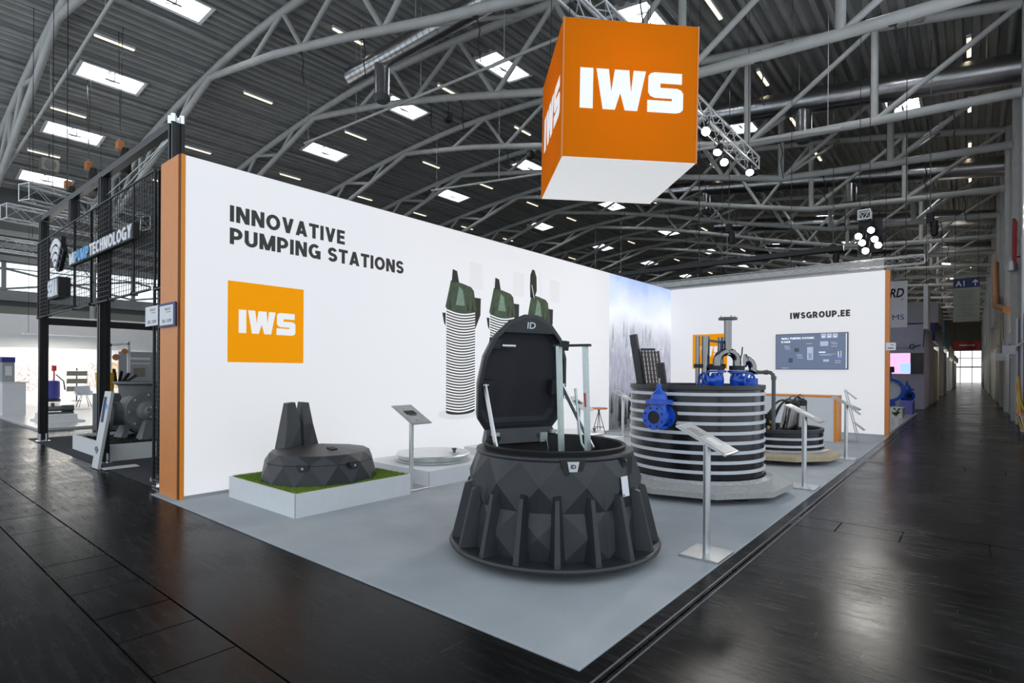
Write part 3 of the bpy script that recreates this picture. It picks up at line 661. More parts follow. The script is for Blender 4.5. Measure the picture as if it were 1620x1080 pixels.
for (sx, sy) in ((-1,-1),(1,-1),(1,1),(-1,1)): MB().cyl((sx*.9, sy*.9, 2.0), (sx*.9, sy*.9, 3.6), .006, n=5).build('steel_rope', 'wire', cb)

# aluminium box truss helper ----------------------------------------
def box_truss(label, a, b, w_=.29, ropes=(), cat='truss', nm='lighting_truss', m='alu', cr=.025, step=.35, group=None):
    a = Vector(a); b = Vector(b); d = (b-a); L = d.length; d.normalize()
    x = d.cross(Vector((0,0,1))).normalized(); y = x.cross(d).normalized()
    r = thing(nm, label, cat, a, group=group); h = w_/2
    Cn = [x*i*h+y*j*h for (i, j) in ((-1,-1),(1,-1),(1,1),(-1,1))]
    for c in Cn: MB().cyl(c, c+d*L, cr, n=8).build('chord', m, r)
    n = max(2, int(L/step)); mb = MB()
    for k in range(n):
        p, q = d*(L*k/n), d*(L*(k+1)/n)
        for i in range(4):
            c0, c1 = Cn[i], Cn[(i+1) % 4]
            if k % 2: mb.cyl(p+c0, q+c1, cr*.45, n=4, caps=False)
            else: mb.cyl(p+c1, q+c0, cr*.45, n=4, caps=False)
    for e in (0, L):
        for i in range(4): mb.cyl(d*e+Cn[i], d*e+Cn[(i+1) % 4], cr*.6, n=4)
    mb.build('lacing', m, r)
    for t in ropes: p = d*(L*t); MB().cyl(p+Vector((0,0,h)), (p.x, p.y, deckz(a.x+p.x)+.06-a.z), .009, n=5).build('rope', 'wire', r)
    return r
box_truss('silver lighting truss carrying spotlights over the hanging cube', (2.6, .5, 6.95), (2.6, 12.6, 6.95))
for i, (y, s) in enumerate(((1.5, 1), (12.2, 1), (6.5, 1))):
    o = MB().cyl((2.6, y, 7.1), (2.6, y, 13.0), .008, n=5).build('steel_rope', 'wire'); tag(o, f'thin steel rope holding the spotlight truss, {["near the camera end", "at its far end", "above the cube"][i]}', 'rope', 'truss ropes')
# spotlights
def spot(label, loc, aim, power, size=.35, group='truss spotlights', ang=1.5):
    r = thing('spotlight', label, 'spotlight', loc, group=group)
    d = (Vector(aim)-Vector(loc)).normalized()
    MB().cyl(d*-.12, d*.10, .07, .10, n=14).build('housing', 'black_metal', r)
    MB().cyl(d*.10, d*.108, .088, n=14).build('lens', 'lamp_glow', r)
    x = d.orthogonal().normalized()
    MB().tube([x*.11, x*.12+Vector((0,0,.16)), x*-.12+Vector((0,0,.16)), x*-.11], .012, 5).build('yoke', 'black_metal', r)
    MB().cyl((0, 0, .15), (0, 0, .24), .02, n=6).build('clamp', 'black_metal', r)
    l = bpy.data.lights.new('spot_lamp', 'SPOT'); l.energy = power; l.spot_size = ang; l.spot_blend = .8; l.shadow_soft_size = size; l.color = (1, .96, .9)
    lo = bpy.data.objects.new('spot_lamp', l); COL.objects.link(lo); lo.parent = r; lo.location = d*.16; lo.rotation_euler = d.to_track_quat('-Z', 'Y').to_euler()
    return r
SP = 170
spot('lit spotlight on the truss touching the cube edge, highest of four', (2.72, 9.0, 6.6), (3.4, 2.2, 0), SP)
spot('lit spotlight on the truss right of the cube, second from the cube', (2.55, 10.2, 6.6), (1.5, 6, 0), SP)
spot('lit spotlight at the far lower end of the lighting truss', (2.70, 12.0, 6.6), (4, 7, 0), SP)
spot('lit spotlight hanging on the left side of the lighting truss', (2.44, 10.9, 6.58), (4.2, 4.5, 0), SP)
# six flood heads on a hung frame behind the back wall
fr = box_truss('small hung silver frame above the six floodlights', (4.5, 16, 6.0), (4.8, 16, 6.0), .25, (.1, .9), nm='floodlight_rig', cat='rig', step=.15)
for k, (x, z) in enumerate(((4.83, 5.59), (4.53, 5.46), (4.62, 5.26), (4.92, 5.32), (5.0, 5.14), (4.7, 5.02))):
    spot('round white floodlight in the cluster of six, ' + ['top right', 'top left', 'middle left', 'middle right', 'bottom right', 'bottom left'][k], (x, 16, z), (x-2.0, 6.5, 0), 50, .3, 'cluster of floodlights', 1.2)
mbm = MB().box(4.48, 5.06, 16.10, 16.14, 4.95, 5.9); tag(mbm.build('lamp_bracket', 'black_metal'), 'black bracket plate holding the six floodlights', 'bracket')

# plinths and what stands on them ------------------------------------
def plinth(label, x0, x1, y0, y1, h, turf=False):
    r = thing('display_plinth', label, 'plinth', ((x0+x1)/2, (y0+y1)/2, CZ), group='low display plinths')
    a, b = (x1-x0)/2, (y1-y0)/2
    for (p, q, u, v) in ((-a, a, -b, -b+.02), (-a, a, b-.02, b), (-a, -a+.02, -b+.02, b-.02), (a-.02, a, -b+.02, b-.02)):
        MB().box(p, q, u, v, 0, h).build('side_panel', 'plinth', r)
    MB().box(-a+.02, a-.02, -b+.02, b-.02, h-.03, h-.004).build('top_panel', 'plinth', r)
    MB().box(a-.004, a+.002, -b-.002, -b+.004, 0, h).build('corner_trim', 'brushed', r)
    if turf:
        rnd = random.Random(5); mb = MB()
        for i in range(26000):
            x = rnd.uniform(-a+.025, a-.025); y = rnd.uniform(-b+.025, b-.025); an = rnd.uniform(0, 2*PI); l = rnd.uniform(.014, .026)
            dx, dy = math.cos(an)*.0035, math.sin(an)*.0035; lx, ly = rnd.uniform(-.01, .01), rnd.uniform(-.01, .01)
            mb.add([(x-dx, y-dy, h-.004), (x+dx, y+dy, h-.004), (x+lx, y+ly, h-.004+l)], [(0,1,2)])
        t = mb.build('artificial_turf', 'grass', r); t['kind'] = 'stuff'; t['label'] = 'short green artificial grass'
        MB().box(-a+.022, a-.022, -b+.022, b-.022, h-.004, h).build('turf_backing', 'grass', r)
    return r
plinth('square white plinth topped with green artificial grass', .25, 1.75, .4, 1.9, .245, True)
plinth('bare white plinth under the round metal lid, beside the wall', .25, 1.65, 2.29, 3.7, .21)
plinth('white plinth mostly hidden behind the open black chamber', .25, 1.6, 4.35, 5.75, .2)
plinth('white plinth whose corner shows left of the striped tank', .25, 1.58, 6.2, 7.6, .2)

def facet_rings(rings, n, a0=0., jit=0.):
    """triangulated faceted skin: rings [(r, z)], each turned half a step against the one below"""
    mb = MB(); vs = []
    for k, (r, z) in enumerate(rings):
        for i in range(n):
            a = a0+2*PI*(i+.5*(k % 2))/n; rr = r*(1+jit*(1 if i % 2 else -1)*(0 < k < len(rings)-1))
            vs.append((rr*math.cos(a), rr*math.sin(a), z))
    for k in range(len(rings)-1):
        A, B = k*n, (k+1)*n
        for i in range(n):
            j = (i+1) % n
            if k % 2 == 0: tris = [(vs[A+i], vs[A+j], vs[B+i]), (vs[A+j], vs[B+j], vs[B+i])]
            else: tris = [(vs[A+i], vs[B+j], vs[B+i]), (vs[A+i], vs[A+j], vs[B+j])]
            for t in tris: mb.add(t, [(0,1,2)])
    return mb, vs[-n:]

# faceted black chamber cover on the grass
cv = thing('chamber_cover', 'low black faceted chamber cover with two tall fins on green grass', 'chamber cover', (1.06, 1.10, CZ+.243))
mb = MB(); mb, _ = facet_rings([(.655, 0), (.612, .215)], 13); mb.build('skirt', 'black_plastic', cv)
MB().lathe([(.57, .205), (.596, .21), (.596, .222), (.57, .228)], 40).build('seam', 'black_matt', cv)
mb, vs = facet_rings([(.614, .222), (.560, .318)], 13, PI/13)
for i in range(13): mb.add([vs[i], vs[(i+1) % 13], (.03, 0, .395)], [(0,1,2)])
mb.build('lid', 'black_plastic', cv)
for an in (-48, 4):
    a = math.radians(an); c = Vector((math.cos(a), math.sin(a), 0)); t = Vector((-math.sin(a), math.cos(a), 0))
    lt = MB().prism([(-.07, .03), (-.045, -.035), (.045, -.035), (.07, .03)], c*.588+Vector((0,0,.205)), t, Z, .045).build('latch', 'black_plastic', cv)
    MB().cyl(c*.634+Vector((0,0,.20)), c*.640+Vector((0,0,.20)), .014, n=10).build('bolt', 'brushed', lt)
MB().obox((.28, -.02, .362), (.10, .08, .012), Matrix.Rotation(.14, 3, 'Y')).build('emblem', 'black_matt', cv)
for s in (-1, 1):      # tall tapered fins with a slot between them
    y0, y1 = (.02, .25) if s > 0 else (-.25, -.02)
    yi, yo = (.012, .12) if s > 0 else (-.012, -.13)
    b0 = [(-.52, s*.02, .1), (-.26, s*.02, .1), (-.26, s*.27, .1), (-.52, s*.27, .1)]
    m0 = [(-.52, s*.018, .60), (-.30, s*.018, .60), (-.34, s*.17, .60), (-.52, s*.17, .60)]
    t0_ = [(-.48, s*.046, .87), (-.38, s*.046, .87), (-.39, s*.14, .86), (-.48, s*.14, .86)]
    V = [(p[0], p[1]-.065, p[2]) for p in b0+m0+t0_]; F = [(8,9,10,11), (3,2,1,0)]
    for k in (0, 4):
        for i in range(4): F.append((k+i, k+(i+1) % 4, k+4+(i+1) % 4, k+4+i))
    if s < 0: F = [tuple(reversed(f)) for f in F]
    MB().add(V, F).build('fin', 'black_plastic', cv)

# round metal manhole lid
ml = thing('manhole_lid', 'round brushed-metal manhole lid lying on the low plinth', 'lid', (.95, 3.0, CZ+.207))
MB().lathe([(.53, 0), (.545, .012), (.545, .03), (.50, .045), (.50, .09)], 48).build('frame', 'brushed', ml)
MB().lathe([(.50, .085), (.535, .09), (.54, .10), (.525, .112), (.001, .128)], 48).build('cover', 'alu', ml)
kb = MB().cyl((.33, .1, .115), (.33, .1, .17), .022, n=12).cyl((.33, .1, .165), (.33, .1, .19), .034, n=12).build('knob', 'grey_pipe', ml); MB().lathe([(.07, .118), (.07, .126), (.001, .128)], 16, (.33, .1, 0)).build('knob_plate', 'brushed', kb)
ml2 = copy_tree(ml); ml2['label'] = 'round metal lid seen just above the open chamber rim'; ml2.location = (.92, 6.9, CZ+.197)

# info stands
def stand(label, x, y, h=.95, rz=0.):
    r = thing('info_stand', label, 'info stand', (x, y, CZ), rz, 'metal info stands')
    MB().bbox(-.16, .16, -.19, .19, 0, .018, .004).build('base_plate', 'brushed', r)
    MB().cyl((0, 0, .018), (0, 0, h), .03, n=20).build('pole', 'alu', r)
    R = Matrix.Rotation(math.radians(27), 3, 'Y')
    p = MB().obox((0, 0, h+.015), (.46, .32, .014), R).build('sign_plate', 'brushed', r)
    s = MB().obox(Vector((0, 0, h+.015))+R @ Vector((0, 0, .009)), (.42, .28, .004), R).build('sheet', 'sheet', p)
    return r, p
def sheet_print(p, h, kind):
    R = Matrix.Rotation(math.radians(27), 3, 'Y'); o = Vector((0, 0, h+.015)); f = lambda a, b, c, d, m: MB().obox(o+R @ Vector(((a+b)/2, (c+d)/2, .0115)), (b-a, d-c, .001), R).build('print', m, p)
    if kind == 0:
        f(-.08, .02, -.09, .08, 'print_dark'); f(.02, .05, -.06, .05, 'grey_pipe'); f(.15, .165, -.05, -.02, 'red')
    else:
        for i in range(6): f(-.16+.022*i, -.15+.022*i, -.10, .02+.01*(i % 3), 'grey_pipe')
        f(0, .12, -.06, .06, 'plinth')
for k, (lab, x, y, h) in enumerate((('metal info stand between the grass plinth and the bare plinth', 1.5, 2.12, .93),
     ('metal info stand nearest the camera, at the carpet edge', 5.33, 2.04, .94),
     ('metal info stand at the carpet edge beside the big striped tank', 5.32, 5.55, .96),
     ('metal info stand at the carpet edge before the white counter', 5.32, 8.7, .96),
     ('metal info stand left of the big striped tank, far back', .80, 9.0, .95),
     ('metal info stand half hidden behind the ladder of the open chamber', 1.88, 5.45, .95))):
    r, p = stand(lab, x, y, h); sheet_print(p, h, 0 if k in (0, 5) else 1)

# ------------------------------------------------ open black pump chamber in front
CH = (4.254, 1.38, CZ)
ch = thing('pump_chamber', 'large open black faceted pump chamber with raised lid in the foreground', 'pump chamber', CH)
MB().lathe([(.60, 0), (.64, 0), (.70, .07), (.60, .07)], 40).build('foot_ring', 'black_matt', ch)
MB().lathe([(.60, .065), (.86, .065), (.888, .078), (.892, .095), (.885, .112), (.865, .118), (.75, .125)], 64).build('base_flange', 'black_plastic', ch)
mb = MB(); facet_skin(mb, .755, .12, .712, .46, .765, .29, 13, .1); facet_skin(mb, .712, .46, .665, .83, .735, .655, 13, .1)
mb.build('body', 'black_plastic', ch)
MB().lathe([(.665, .83), (.672, .845), (.665, .86), (.60, .865), (.585, .862)], 56).build('top_deck', 'black_plastic', ch)
MB().lathe([(.592, .86), (.607, .895), (.592, .905), (.572, .895), (.572, .30)], 56).build('opening_rim', 'black_matt', ch)
MB().lathe([(.572, .32), (.001, .32)], 40).build('inner_floor', 'black_matt', ch)
for k in range(18):
    a = 2*PI*(k+.35)/18; c = Vector((math.cos(a), math.sin(a), 0)); t = Vector((-math.sin(a), math.cos(a), 0))
    V = []
    for (r, z, wd) in ((.68, .115, .17), (.872, .115, .045), (.868, .14, .04), (.762, .57, .030), (.68, .60, .07)):
        for s in (-1, 1): V.append(c*r+t*(s*wd/2)+Vector((0,0,z)))
    F = [(0,1,3,2),(2,3,5,4),(4,5,7,6),(6,7,9,8),(0,2,4,6,8),(9,7,5,3,1)]
    MB().add(V, [tuple(reversed(f)) for f in F]).build('rib', 'black_plastic', ch)
th = math.radians(160); hd = Vector((math.cos(th), math.sin(th), 0)); tt = Vector((math.sin(th), -math.cos(th), 0))
def loc3(a, b, z): return hd*a+tt*b+Vector((0,0,z))
# hinge housing
V = []
for (a, z, wd) in ((.50, .84, .40), (.70, .84, .34), (.66, .985, .33), (.56, .97, .36)):
    for s in (-1, 1): V.append(loc3(a, s*wd, z))
F = [(0,1,3,2),(2,3,5,4),(4,5,7,6),(6,7,1,0),(0,2,4,6),(7,5,3,1)]
MB().add(V, F).build('hinge_block', 'black_plastic', ch)
MB().cyl(loc3(.60, -.2, .985), loc3(.60, .2, .985), .03, n=12).build('hinge_pin', 'black_matt', ch)
for b in (-.34, .3): MB().bar(loc3(.5, b, .93), loc3(.5, b+.07, .93), .04, .03).build('hinge_bracket', 'galv', ch)
# lid
ph = math.radians(79); H0 = loc3(.60, 0, .97)
mdir = -hd*math.cos(ph)+Vector((0,0,1))*math.sin(ph); nin = -hd*math.sin(ph)-Vector((0,0,1))*math.cos(ph)
half = [(.37, 0), (.455, .11), (.48, .41), (.445, .68), (.36, .87), (.22, 1.01), (.065, 1.075)]
out = half+[(-x, y) for (x, y) in reversed(half)]
LP = lambda s, l, d: H0+tt*s+mdir*l+nin*d
def ring(sc, d, cy=.52): return [LP(x*sc, cy+(y-cy)*sc, d) for (x, y) in out]
def loft(r0, r1): n = len(r0); return (list(r0)+list(r1), [(i, (i+1) % n, n+(i+1) % n, n+i) for i in range(n)])
mb = MB(); R0, R1, R2, R3, R4 = ring(.66, -.15), ring(.93, -.09), ring(1., 0), ring(1., .025), ring(.93, .03)
for a, b in ((R0, R1), (R1, R2), (R2, R3), (R3, R4)): mb.add(*loft(a, b))
mb.add(R0, [tuple(range(len(R0)-1, -1, -1))])
lid = mb.build('lid', 'black_plastic', ch)
mb = MB(); R5, R6 = ring(.90, -.03), ring(.82, -.055)
mb.add(*loft(R4, R5)); mb.add(*loft(R5, R6)); mb.add(R6, [tuple(range(len(R6)))]); mb.build('lid_lining', 'black_soft', lid)
tp = [(-.27, .91), (.27, .91), (.21, .98), (.055, 1.045), (-.055, 1.045), (-.21, .98)]
mb = MB(); mb.add([LP(x, y, .034) for x, y in tp]+[LP(x, y, -.04) for x, y in tp], [tuple(range(5,-1,-1)), (0,1,7,6), (1,2,8,7), (5,0,6,11), tuple(range(6,12))]); mb.build('lid_tip', 'black_plastic', lid)
text('ID', 'emblem', 'hoop', lid, LP(-.045, .95, .037), -tt if False else tt, mdir, .09, .06, .02)
for s in (-1, 1):
    MB().obox(LP(.41 if s > 0 else -.33, .80, .0 if s > 0 else -.02), (.09, .09, .06), Matrix((tt, mdir, nin)).transposed()).build('lid_catch', 'black_matt', lid)
    MB().obox(LP(s*.38, .39, -.01), (.12, .14, .06), Matrix((tt, mdir, nin)).transposed()).build('strut_bracket', 'black_soft', lid)
MB().cyl(LP(-.27, .78, .0), LP(-.13, .78, .0), .016, n=8).build('lid_handle', 'alu', lid)
for s in (-1, 1):
    a = LP(s*.42, .42, .035); b = loc3(.10, s*.50, .80)
    st = MB().bar(a, b, .045, .016, up=tt).build('lid_strut', 'alu', ch)
    MB().bar(a+(b-a)*.04+nin*.012, a+(b-a)*.96+nin*.012, .012, .012, up=tt).build('strut_slot', 'grey_pipe', st)
    MB().cyl(a-tt*.03, a+tt*.03, .022, n=10).build('strut_bolt', 'steel', st)
# pull-out ladder rails
la = MB().bar((-.01, .15, .30), (-.07, .16, .90+.83), .055, .03).build('ladder_rail', 'galv', ch)
MB().bar((.23, .20, .30), (.16, .23, .90+.83), .055, .03).build('ladder_rail', 'galv', ch)
MB().bar((-.115, .155, 1.735), (.21, .235, 1.735), .06, .02).build('ladder_cap', 'black_matt', ch)
for z in (.45, .72): MB().bar((0, .16, z), (.2, .21, z), .03, .03).build('ladder_rung', 'galv', ch)
MB().bar((.195, .19, 1.20), (.185, .194, 1.32), .04, .004).build('rail_sticker', 'red', ch)
MB().tube([(-.05, .40, 1.35), (.02, .36, 1.0), (.06, .34, .86), (.14, .30, .80)], .012, 6).build('grab_bar', 'galv', ch)
# front latch with emblem, side latch recess, sticker, bracket with chain
ac = math.radians(-43); c = Vector((math.cos(ac), math.sin(ac), 0)); t = Vector((-math.sin(ac), math.cos(ac), 0))
lt = MB().prism([(-.10, .07), (-.06, -.05), (.06, -.05), (.10, .07)], c*.655+Vector((0,0,.785)), t, Z, .03).build('latch', 'black_matt', ch)
MB().prism([(-.045, .05), (-.03, -.025), (.03, -.025), (.045, .05)], c*.686+Vector((0,0,.79)), t, Z, .006).build('emblem', 'hoop', lt)
text('ID', 'emblem_letters', 'black_matt', lt, c*.692+t*-.02+Vector((0,0,.79)), t, Z, .04, .03, .02)
ac = math.radians(2); c = Vector((math.cos(ac), math.sin(ac), 0)); t = Vector((-math.sin(ac), math.cos(ac), 0))
sl = MB().prism([(-.08, .05), (-.08, -.09), (.08, -.09), (.08, .05)], c*.645+Vector((0,0,.79)), t, Z, .04).build('latch', 'black_matt', ch)
MB().cyl(c*.688+t*-.05+Vector((0,0,.82)), c*.70+t*-.05+Vector((0,0,.82)), .016, n=10).build('latch_bolt', 'steel', sl)
ac = math.radians(-8); c = Vector((math.cos(ac), math.sin(ac), 0)); t = Vector((-math.sin(ac), math.cos(ac), 0)); vv = (Vector((0,0,1))-c*.14).normalized()
sk = MB().prism([(-.04, -.075), (.04, -.075), (.04, .075), (-.04, .075)], c*.738+Vector((0,0,.635)), t, vv, .003).build('sticker', 'sign_white', ch)
MB().prism([(-.035, -.07), (-.02, -.07), (-.02, -.055), (-.035, -.055)], c*.7415+Vector((0,0,.635)), t, vv, .0006).build('sticker_mark', 'red', sk)
MB().bar(loc3(.5, .18, .88), loc3(.5, .26, .88), .02, .09).build('chain_bracket', 'galv', ch)
MB().tube([loc3(.48, .24, .86), loc3(.46, .25, .78), loc3(.46, .22, .66), loc3(.47, .2, .55)], .007, 5).build('chain', 'steel', ch)

# ------------------------------------------------ striped tanks on concrete slabs
def slab_base(nm, label, c, r, m, n=10, a0=.25):
    o = thing(nm, label, 'concrete base', (c[0], c[1], CZ))
    for k in range(4): a = a0+PI/4+k*PI/2; MB().cyl((.7*r*math.cos(a), .7*r*math.sin(a), 0), (.7*r*math.cos(a), .7*r*math.sin(a), .085), .1, n=10).build('foot', 'black_matt', o)
    out = [(r*math.cos(a0+2*PI*i/n), r*math.sin(a0+2*PI*i/n)) for i in range(n)]
    mid = [(r*.84*math.cos(a0+2*PI*(i+.5)/n), r*.84*math.sin(a0+2*PI*(i+.5)/n)) for i in range(n)]
    mb = MB()
    for i in range(n):
        j = (i+1) % n; a, b = out[i], out[j]; m_, mp = mid[i], mid[j]
        q = lambda p, z: (p[0], p[1], z)
        mb.add([q(b, .08), q(a, .08), q(a, .145), q(b, .145)], [(3,2,1,0)])
        mb.add([q(a, .145), q(b, .145), q(m_, .20)], [(0,1,2)]); mb.add([q(b, .145), q(mp, .20), q(m_, .20)], [(0,1,2)])
    mb.add([(p[0], p[1], .20) for p in mid], [tuple(range(n))]); mb.add([(p[0], p[1], .08) for p in out], [tuple(range(n-1,-1,-1))])
    mb.build('slab', m, o); return o
TK = (4.2, 4.676); ST = (4.312, 8.037)
slab_base('concrete_base', 'grey faceted concrete slab under the big striped tank', TK, 1.16, 'concrete')
slab_base('concrete_base', 'tan faceted concrete slab under the small striped tank', ST, 1.02, 'concrete_tan')
def tank(label, c, r, z1, nh, z0h, dz):
    o = thing('striped_tank', label, 'tank', (c[0], c[1], CZ+.20), group='striped tanks'); z1 -= .2
    MB().lathe([(r+.08, 0), (r+.08, .012), (r+.01, .03)], 56).build('bottom_film', 'clear_film', o)
    MB().lathe([(r-.05, .0), (r-.012, 0), (r-.012, z1)], 64).build('wall', 'tank_black', o)
    MB().lathe([(r-.012, z1-.06), (r, z1-.05), (r, z1), (r-.045, z1), (r-.05, z1-.02), (r-.05, .25)], 64).build('rim', 'black_plastic', o)
    MB().disc((0, 0, .25), r-.05, 40).build('inner_floor', 'tank_black', o)
    for k in range(nh):
        z = z0h+k*dz
        MB().lathe([(r-.014, z-.021), (r, z-.018), (r, z+.018), (r-.014, z+.021)], 64).build('hoop', 'hoop', o)
    for k in ():
        if True: MB().lathe([(r-.014, z-dz/2+.018), (r-.008, z-.03), (r-.008, z+.03), (r-.014, z+dz/2-.018)], 64).build('rib', 'tank_black', o)
    return o
bt = tank('big black tank with white hoops and blue gate valve', TK, .847, 1.35, 9, .125, .1148)
tank('small low black striped tank holding two steel pumps', ST, .779, .56, 2, .09, .12)

# ------------------------------------------------ gate valve builder (axis along local -y, stem up)
def gate_valve(label, loc, rz, sc=1., wheel=False, parent=None):
    r = thing('gate_valve', label, 'valve', loc, rz, 'blue gate valves')
    A = Matrix.Rotation(PI/2, 3, 'X')      # lathe axis z -> -y
    k = sc
    for s in (-1, 1):
        yc = s*.12*k
        f = MB().lathe([(.075*k, -.013*k), (.145*k, -.013*k), (.145*k, .013*k), (.075*k, .013*k), (.075*k, -.013*k)], 32, (0, yc, 0), M3=A).build('flange', 'blue', r)
        for i in range(8):
            a = 2*PI*(i+.5)/8; p = Vector((.115*k*math.cos(a), yc, .115*k*math.sin(a)))
            MB().cyl(p-Vector((0, .015*k, 0)), p+Vector((0, .015*k, 0)), .013*k, n=8).build('bolt_hole' if s < 0 else 'bolt', 'rubber' if s < 0 else 'steel', f)
    MB().lathe([(.078*k, -.12*k), (.10*k, -.07*k), (.11*k, 0), (.10*k, .07*k), (.078*k, .12*k)], 24, M3=A).build('body', 'blue', r)
    MB().lathe([(.074*k, -.13*k), (.074*k, .12*k), (.001, .12*k)], 24, M3=A).build('bore', 'rubber', r)
    MB().lathe([(.095*k, .04*k), (.09*k, .15*k), (.125*k, .155*k), (.125*k, .205*k), (.10*k, .21*k), (.085*k, .27*k), (.045*k, .31*k), (.03*k, .33*k), (.03*k, .39*k), (.001, .39*k)], 24).build('bonnet', 'blue', r)
    MB().obox((0, 0, .18*k), (.27*k, .16*k, .05*k)).build('bonnet_flange', 'blue', r)
    MB().cyl((0, 0, .38*k), (0, 0, .46*k), .012*k, n=8).build('stem', 'steel', r)
    if wheel:
        w_ = MB().tube([(.11*k*math.cos(2*PI*i/20), .11*k*math.sin(2*PI*i/20), .45*k) for i in range(20)], .013*k, 6, closed=True).build('handwheel', 'blue', r)
        for i in range(3): a = 2*PI*i/3; MB().cyl((0, 0, .45*k), (.11*k*math.cos(a), .11*k*math.sin(a), .45*k), .009*k, n=6).build('spoke', 'blue', w_)
    MB().obox((0, 0, -.125*k), (.14*k, .16*k, .03*k)).build('foot', 'blue', r)
    return r
an = math.radians(-93); c = Vector((math.cos(an), math.sin(an), 0))
p = Vector((TK[0], TK[1], 0))+c*(.847+.15)
gate_valve('blue gate valve fixed to the front of the big striped tank', (p.x, p.y, .985), an+PI/2, 1.0)
MB().cyl((c*.80)+Vector((0,0,.985-CZ-.20)), (c*.86)+Vector((0,0,.985-CZ-.20)), .16, n=24).build('wall_flange', 'rubber', bt)

# grating hatch leaning out of the tank at the left
gr = thing('grating_hatch', 'black hatch frame with square grating rising from the striped tank', 'hatch', (3.60, 4.32, 1.30))
dirx = Vector((.80, .60, 0)); nn = Vector((0,0,1))
gl = lambda a, b, d=0: dirx*a+Vector((-.22*b*.6, -.02*b, b))+Vector((.5, -.85, 0))*d
MB().bar(gl(0, 0), gl(-.02, .72), .06, .09, up=(1,0,0)).build('frame_post', 'black_plastic', gr)
for b in [.06*k for k in range(9)]: MB().bar(gl(.06, b), gl(.28-.01*b, b), .03, .012).build('grating_bar', 'grating', gr)
for a in [.06+.044*k for k in range(6)]: MB().bar(gl(a, 0), gl(a, .50), .012, .03, up=(1,0,0)).build('grating_bar', 'grating', gr)
MB().bar(gl(.29, 0), gl(.29, .34), .05, .10, up=(1,0,0)).build('frame_post', 'black_plastic', gr)
MB().bar(gl(.05, .52), gl(.24, .52), .06, .03).build('frame_rail', 'black_plastic', gr)

# pipework standing in the big tank
pw = thing('pipe_manifold', 'stainless pipe manifold with tall flanged riser in the striped tank', 'pipework', (0, 0, 0))
def flange(mb, p, ax, r, t): p = Vector(p); ax = Vector(ax).normalized(); mb.cyl(p-ax*t/2, p+ax*t/2, r, n=20); return mb
Q = (4.62, 4.66)
MB().cyl((*Q, 1.74), (*Q, 2.19), .047, n=20).build('riser', 'steel', pw)
f = flange(MB(), (*Q, 2.20), Z, .115, .028).build('riser_flange', 'grey_pipe', pw)
for i in range(4): a = PI/4+i*PI/2; MB().cyl((Q[0]+.09*math.cos(a), Q[1]+.09*math.sin(a), 2.20), (Q[0]+.09*math.cos(a), Q[1]+.09*math.sin(a), 2.235), .009, n=6).build('bolt', 'steel', f)
V1 = (4.52, 4.56); V2 = (4.71, 4.74)
for s, vp in ((-1, V1), (1, V2)):
    pts = [(*Q, 1.80)]
    for i in range(9):
        a = PI/2*i/8
        pts.append((Q[0]+(vp[0]-Q[0])*math.sin(a), Q[1]+(vp[1]-Q[1])*math.sin(a), 1.66+.12*math.cos(a)))
    pts.append((*vp, 1.60)); MB().tube(pts, .052, 14).build('elbow', 'steel', pw)
    flange(MB(), (*vp, 1.575), Z, .095, .055).build('black_flange', 'rubber', pw)
el = [(4.86, 4.86, 1.52)]+[(4.80+.06*math.cos(PI/2*i/6), 4.82+.06*math.cos(PI/2*i/6), 1.56+.12*math.sin(PI/2*i/6)) for i in range(7)]
MB().tube(el, .05, 12).build('elbow', 'steel', pw); flange(MB(), (4.79, 4.81, 1.67), (1, .6, 0), .085, .02).build('side_flange', 'steel', pw)
for (x, y, r_, z1) in ((4.27, 4.56, .028, 1.99), (4.36, 4.60, .05, 1.985), (4.51, 4.72, .038, 1.97)):
    MB().cyl((x, y, .5), (x, y, z1), r_, n=16).build('guide_tube', 'steel', pw)
MB().bar((4.23, 4.54, 1.60), (4.60, 4.66, 1.60), .05, .05).build('clamp_bar', 'rubber', pw)
MB().bar((4.38, 4.60, 1.93), (4.62, 4.66, 1.89), .03, .03).build('clamp_bar', 'grey_pipe', pw)
MB().bar((4.565, 4.60, 1.80), (4.565, 4.60, 1.92), .03, .03).build('cable_tie', 'navy', pw)
MB().tube([(4.74, 4.72, 1.62), (4.77, 4.74, 1.75), (4.775, 4.745, 1.84)], .010, 6).build('lever', 'grey_pipe', pw)
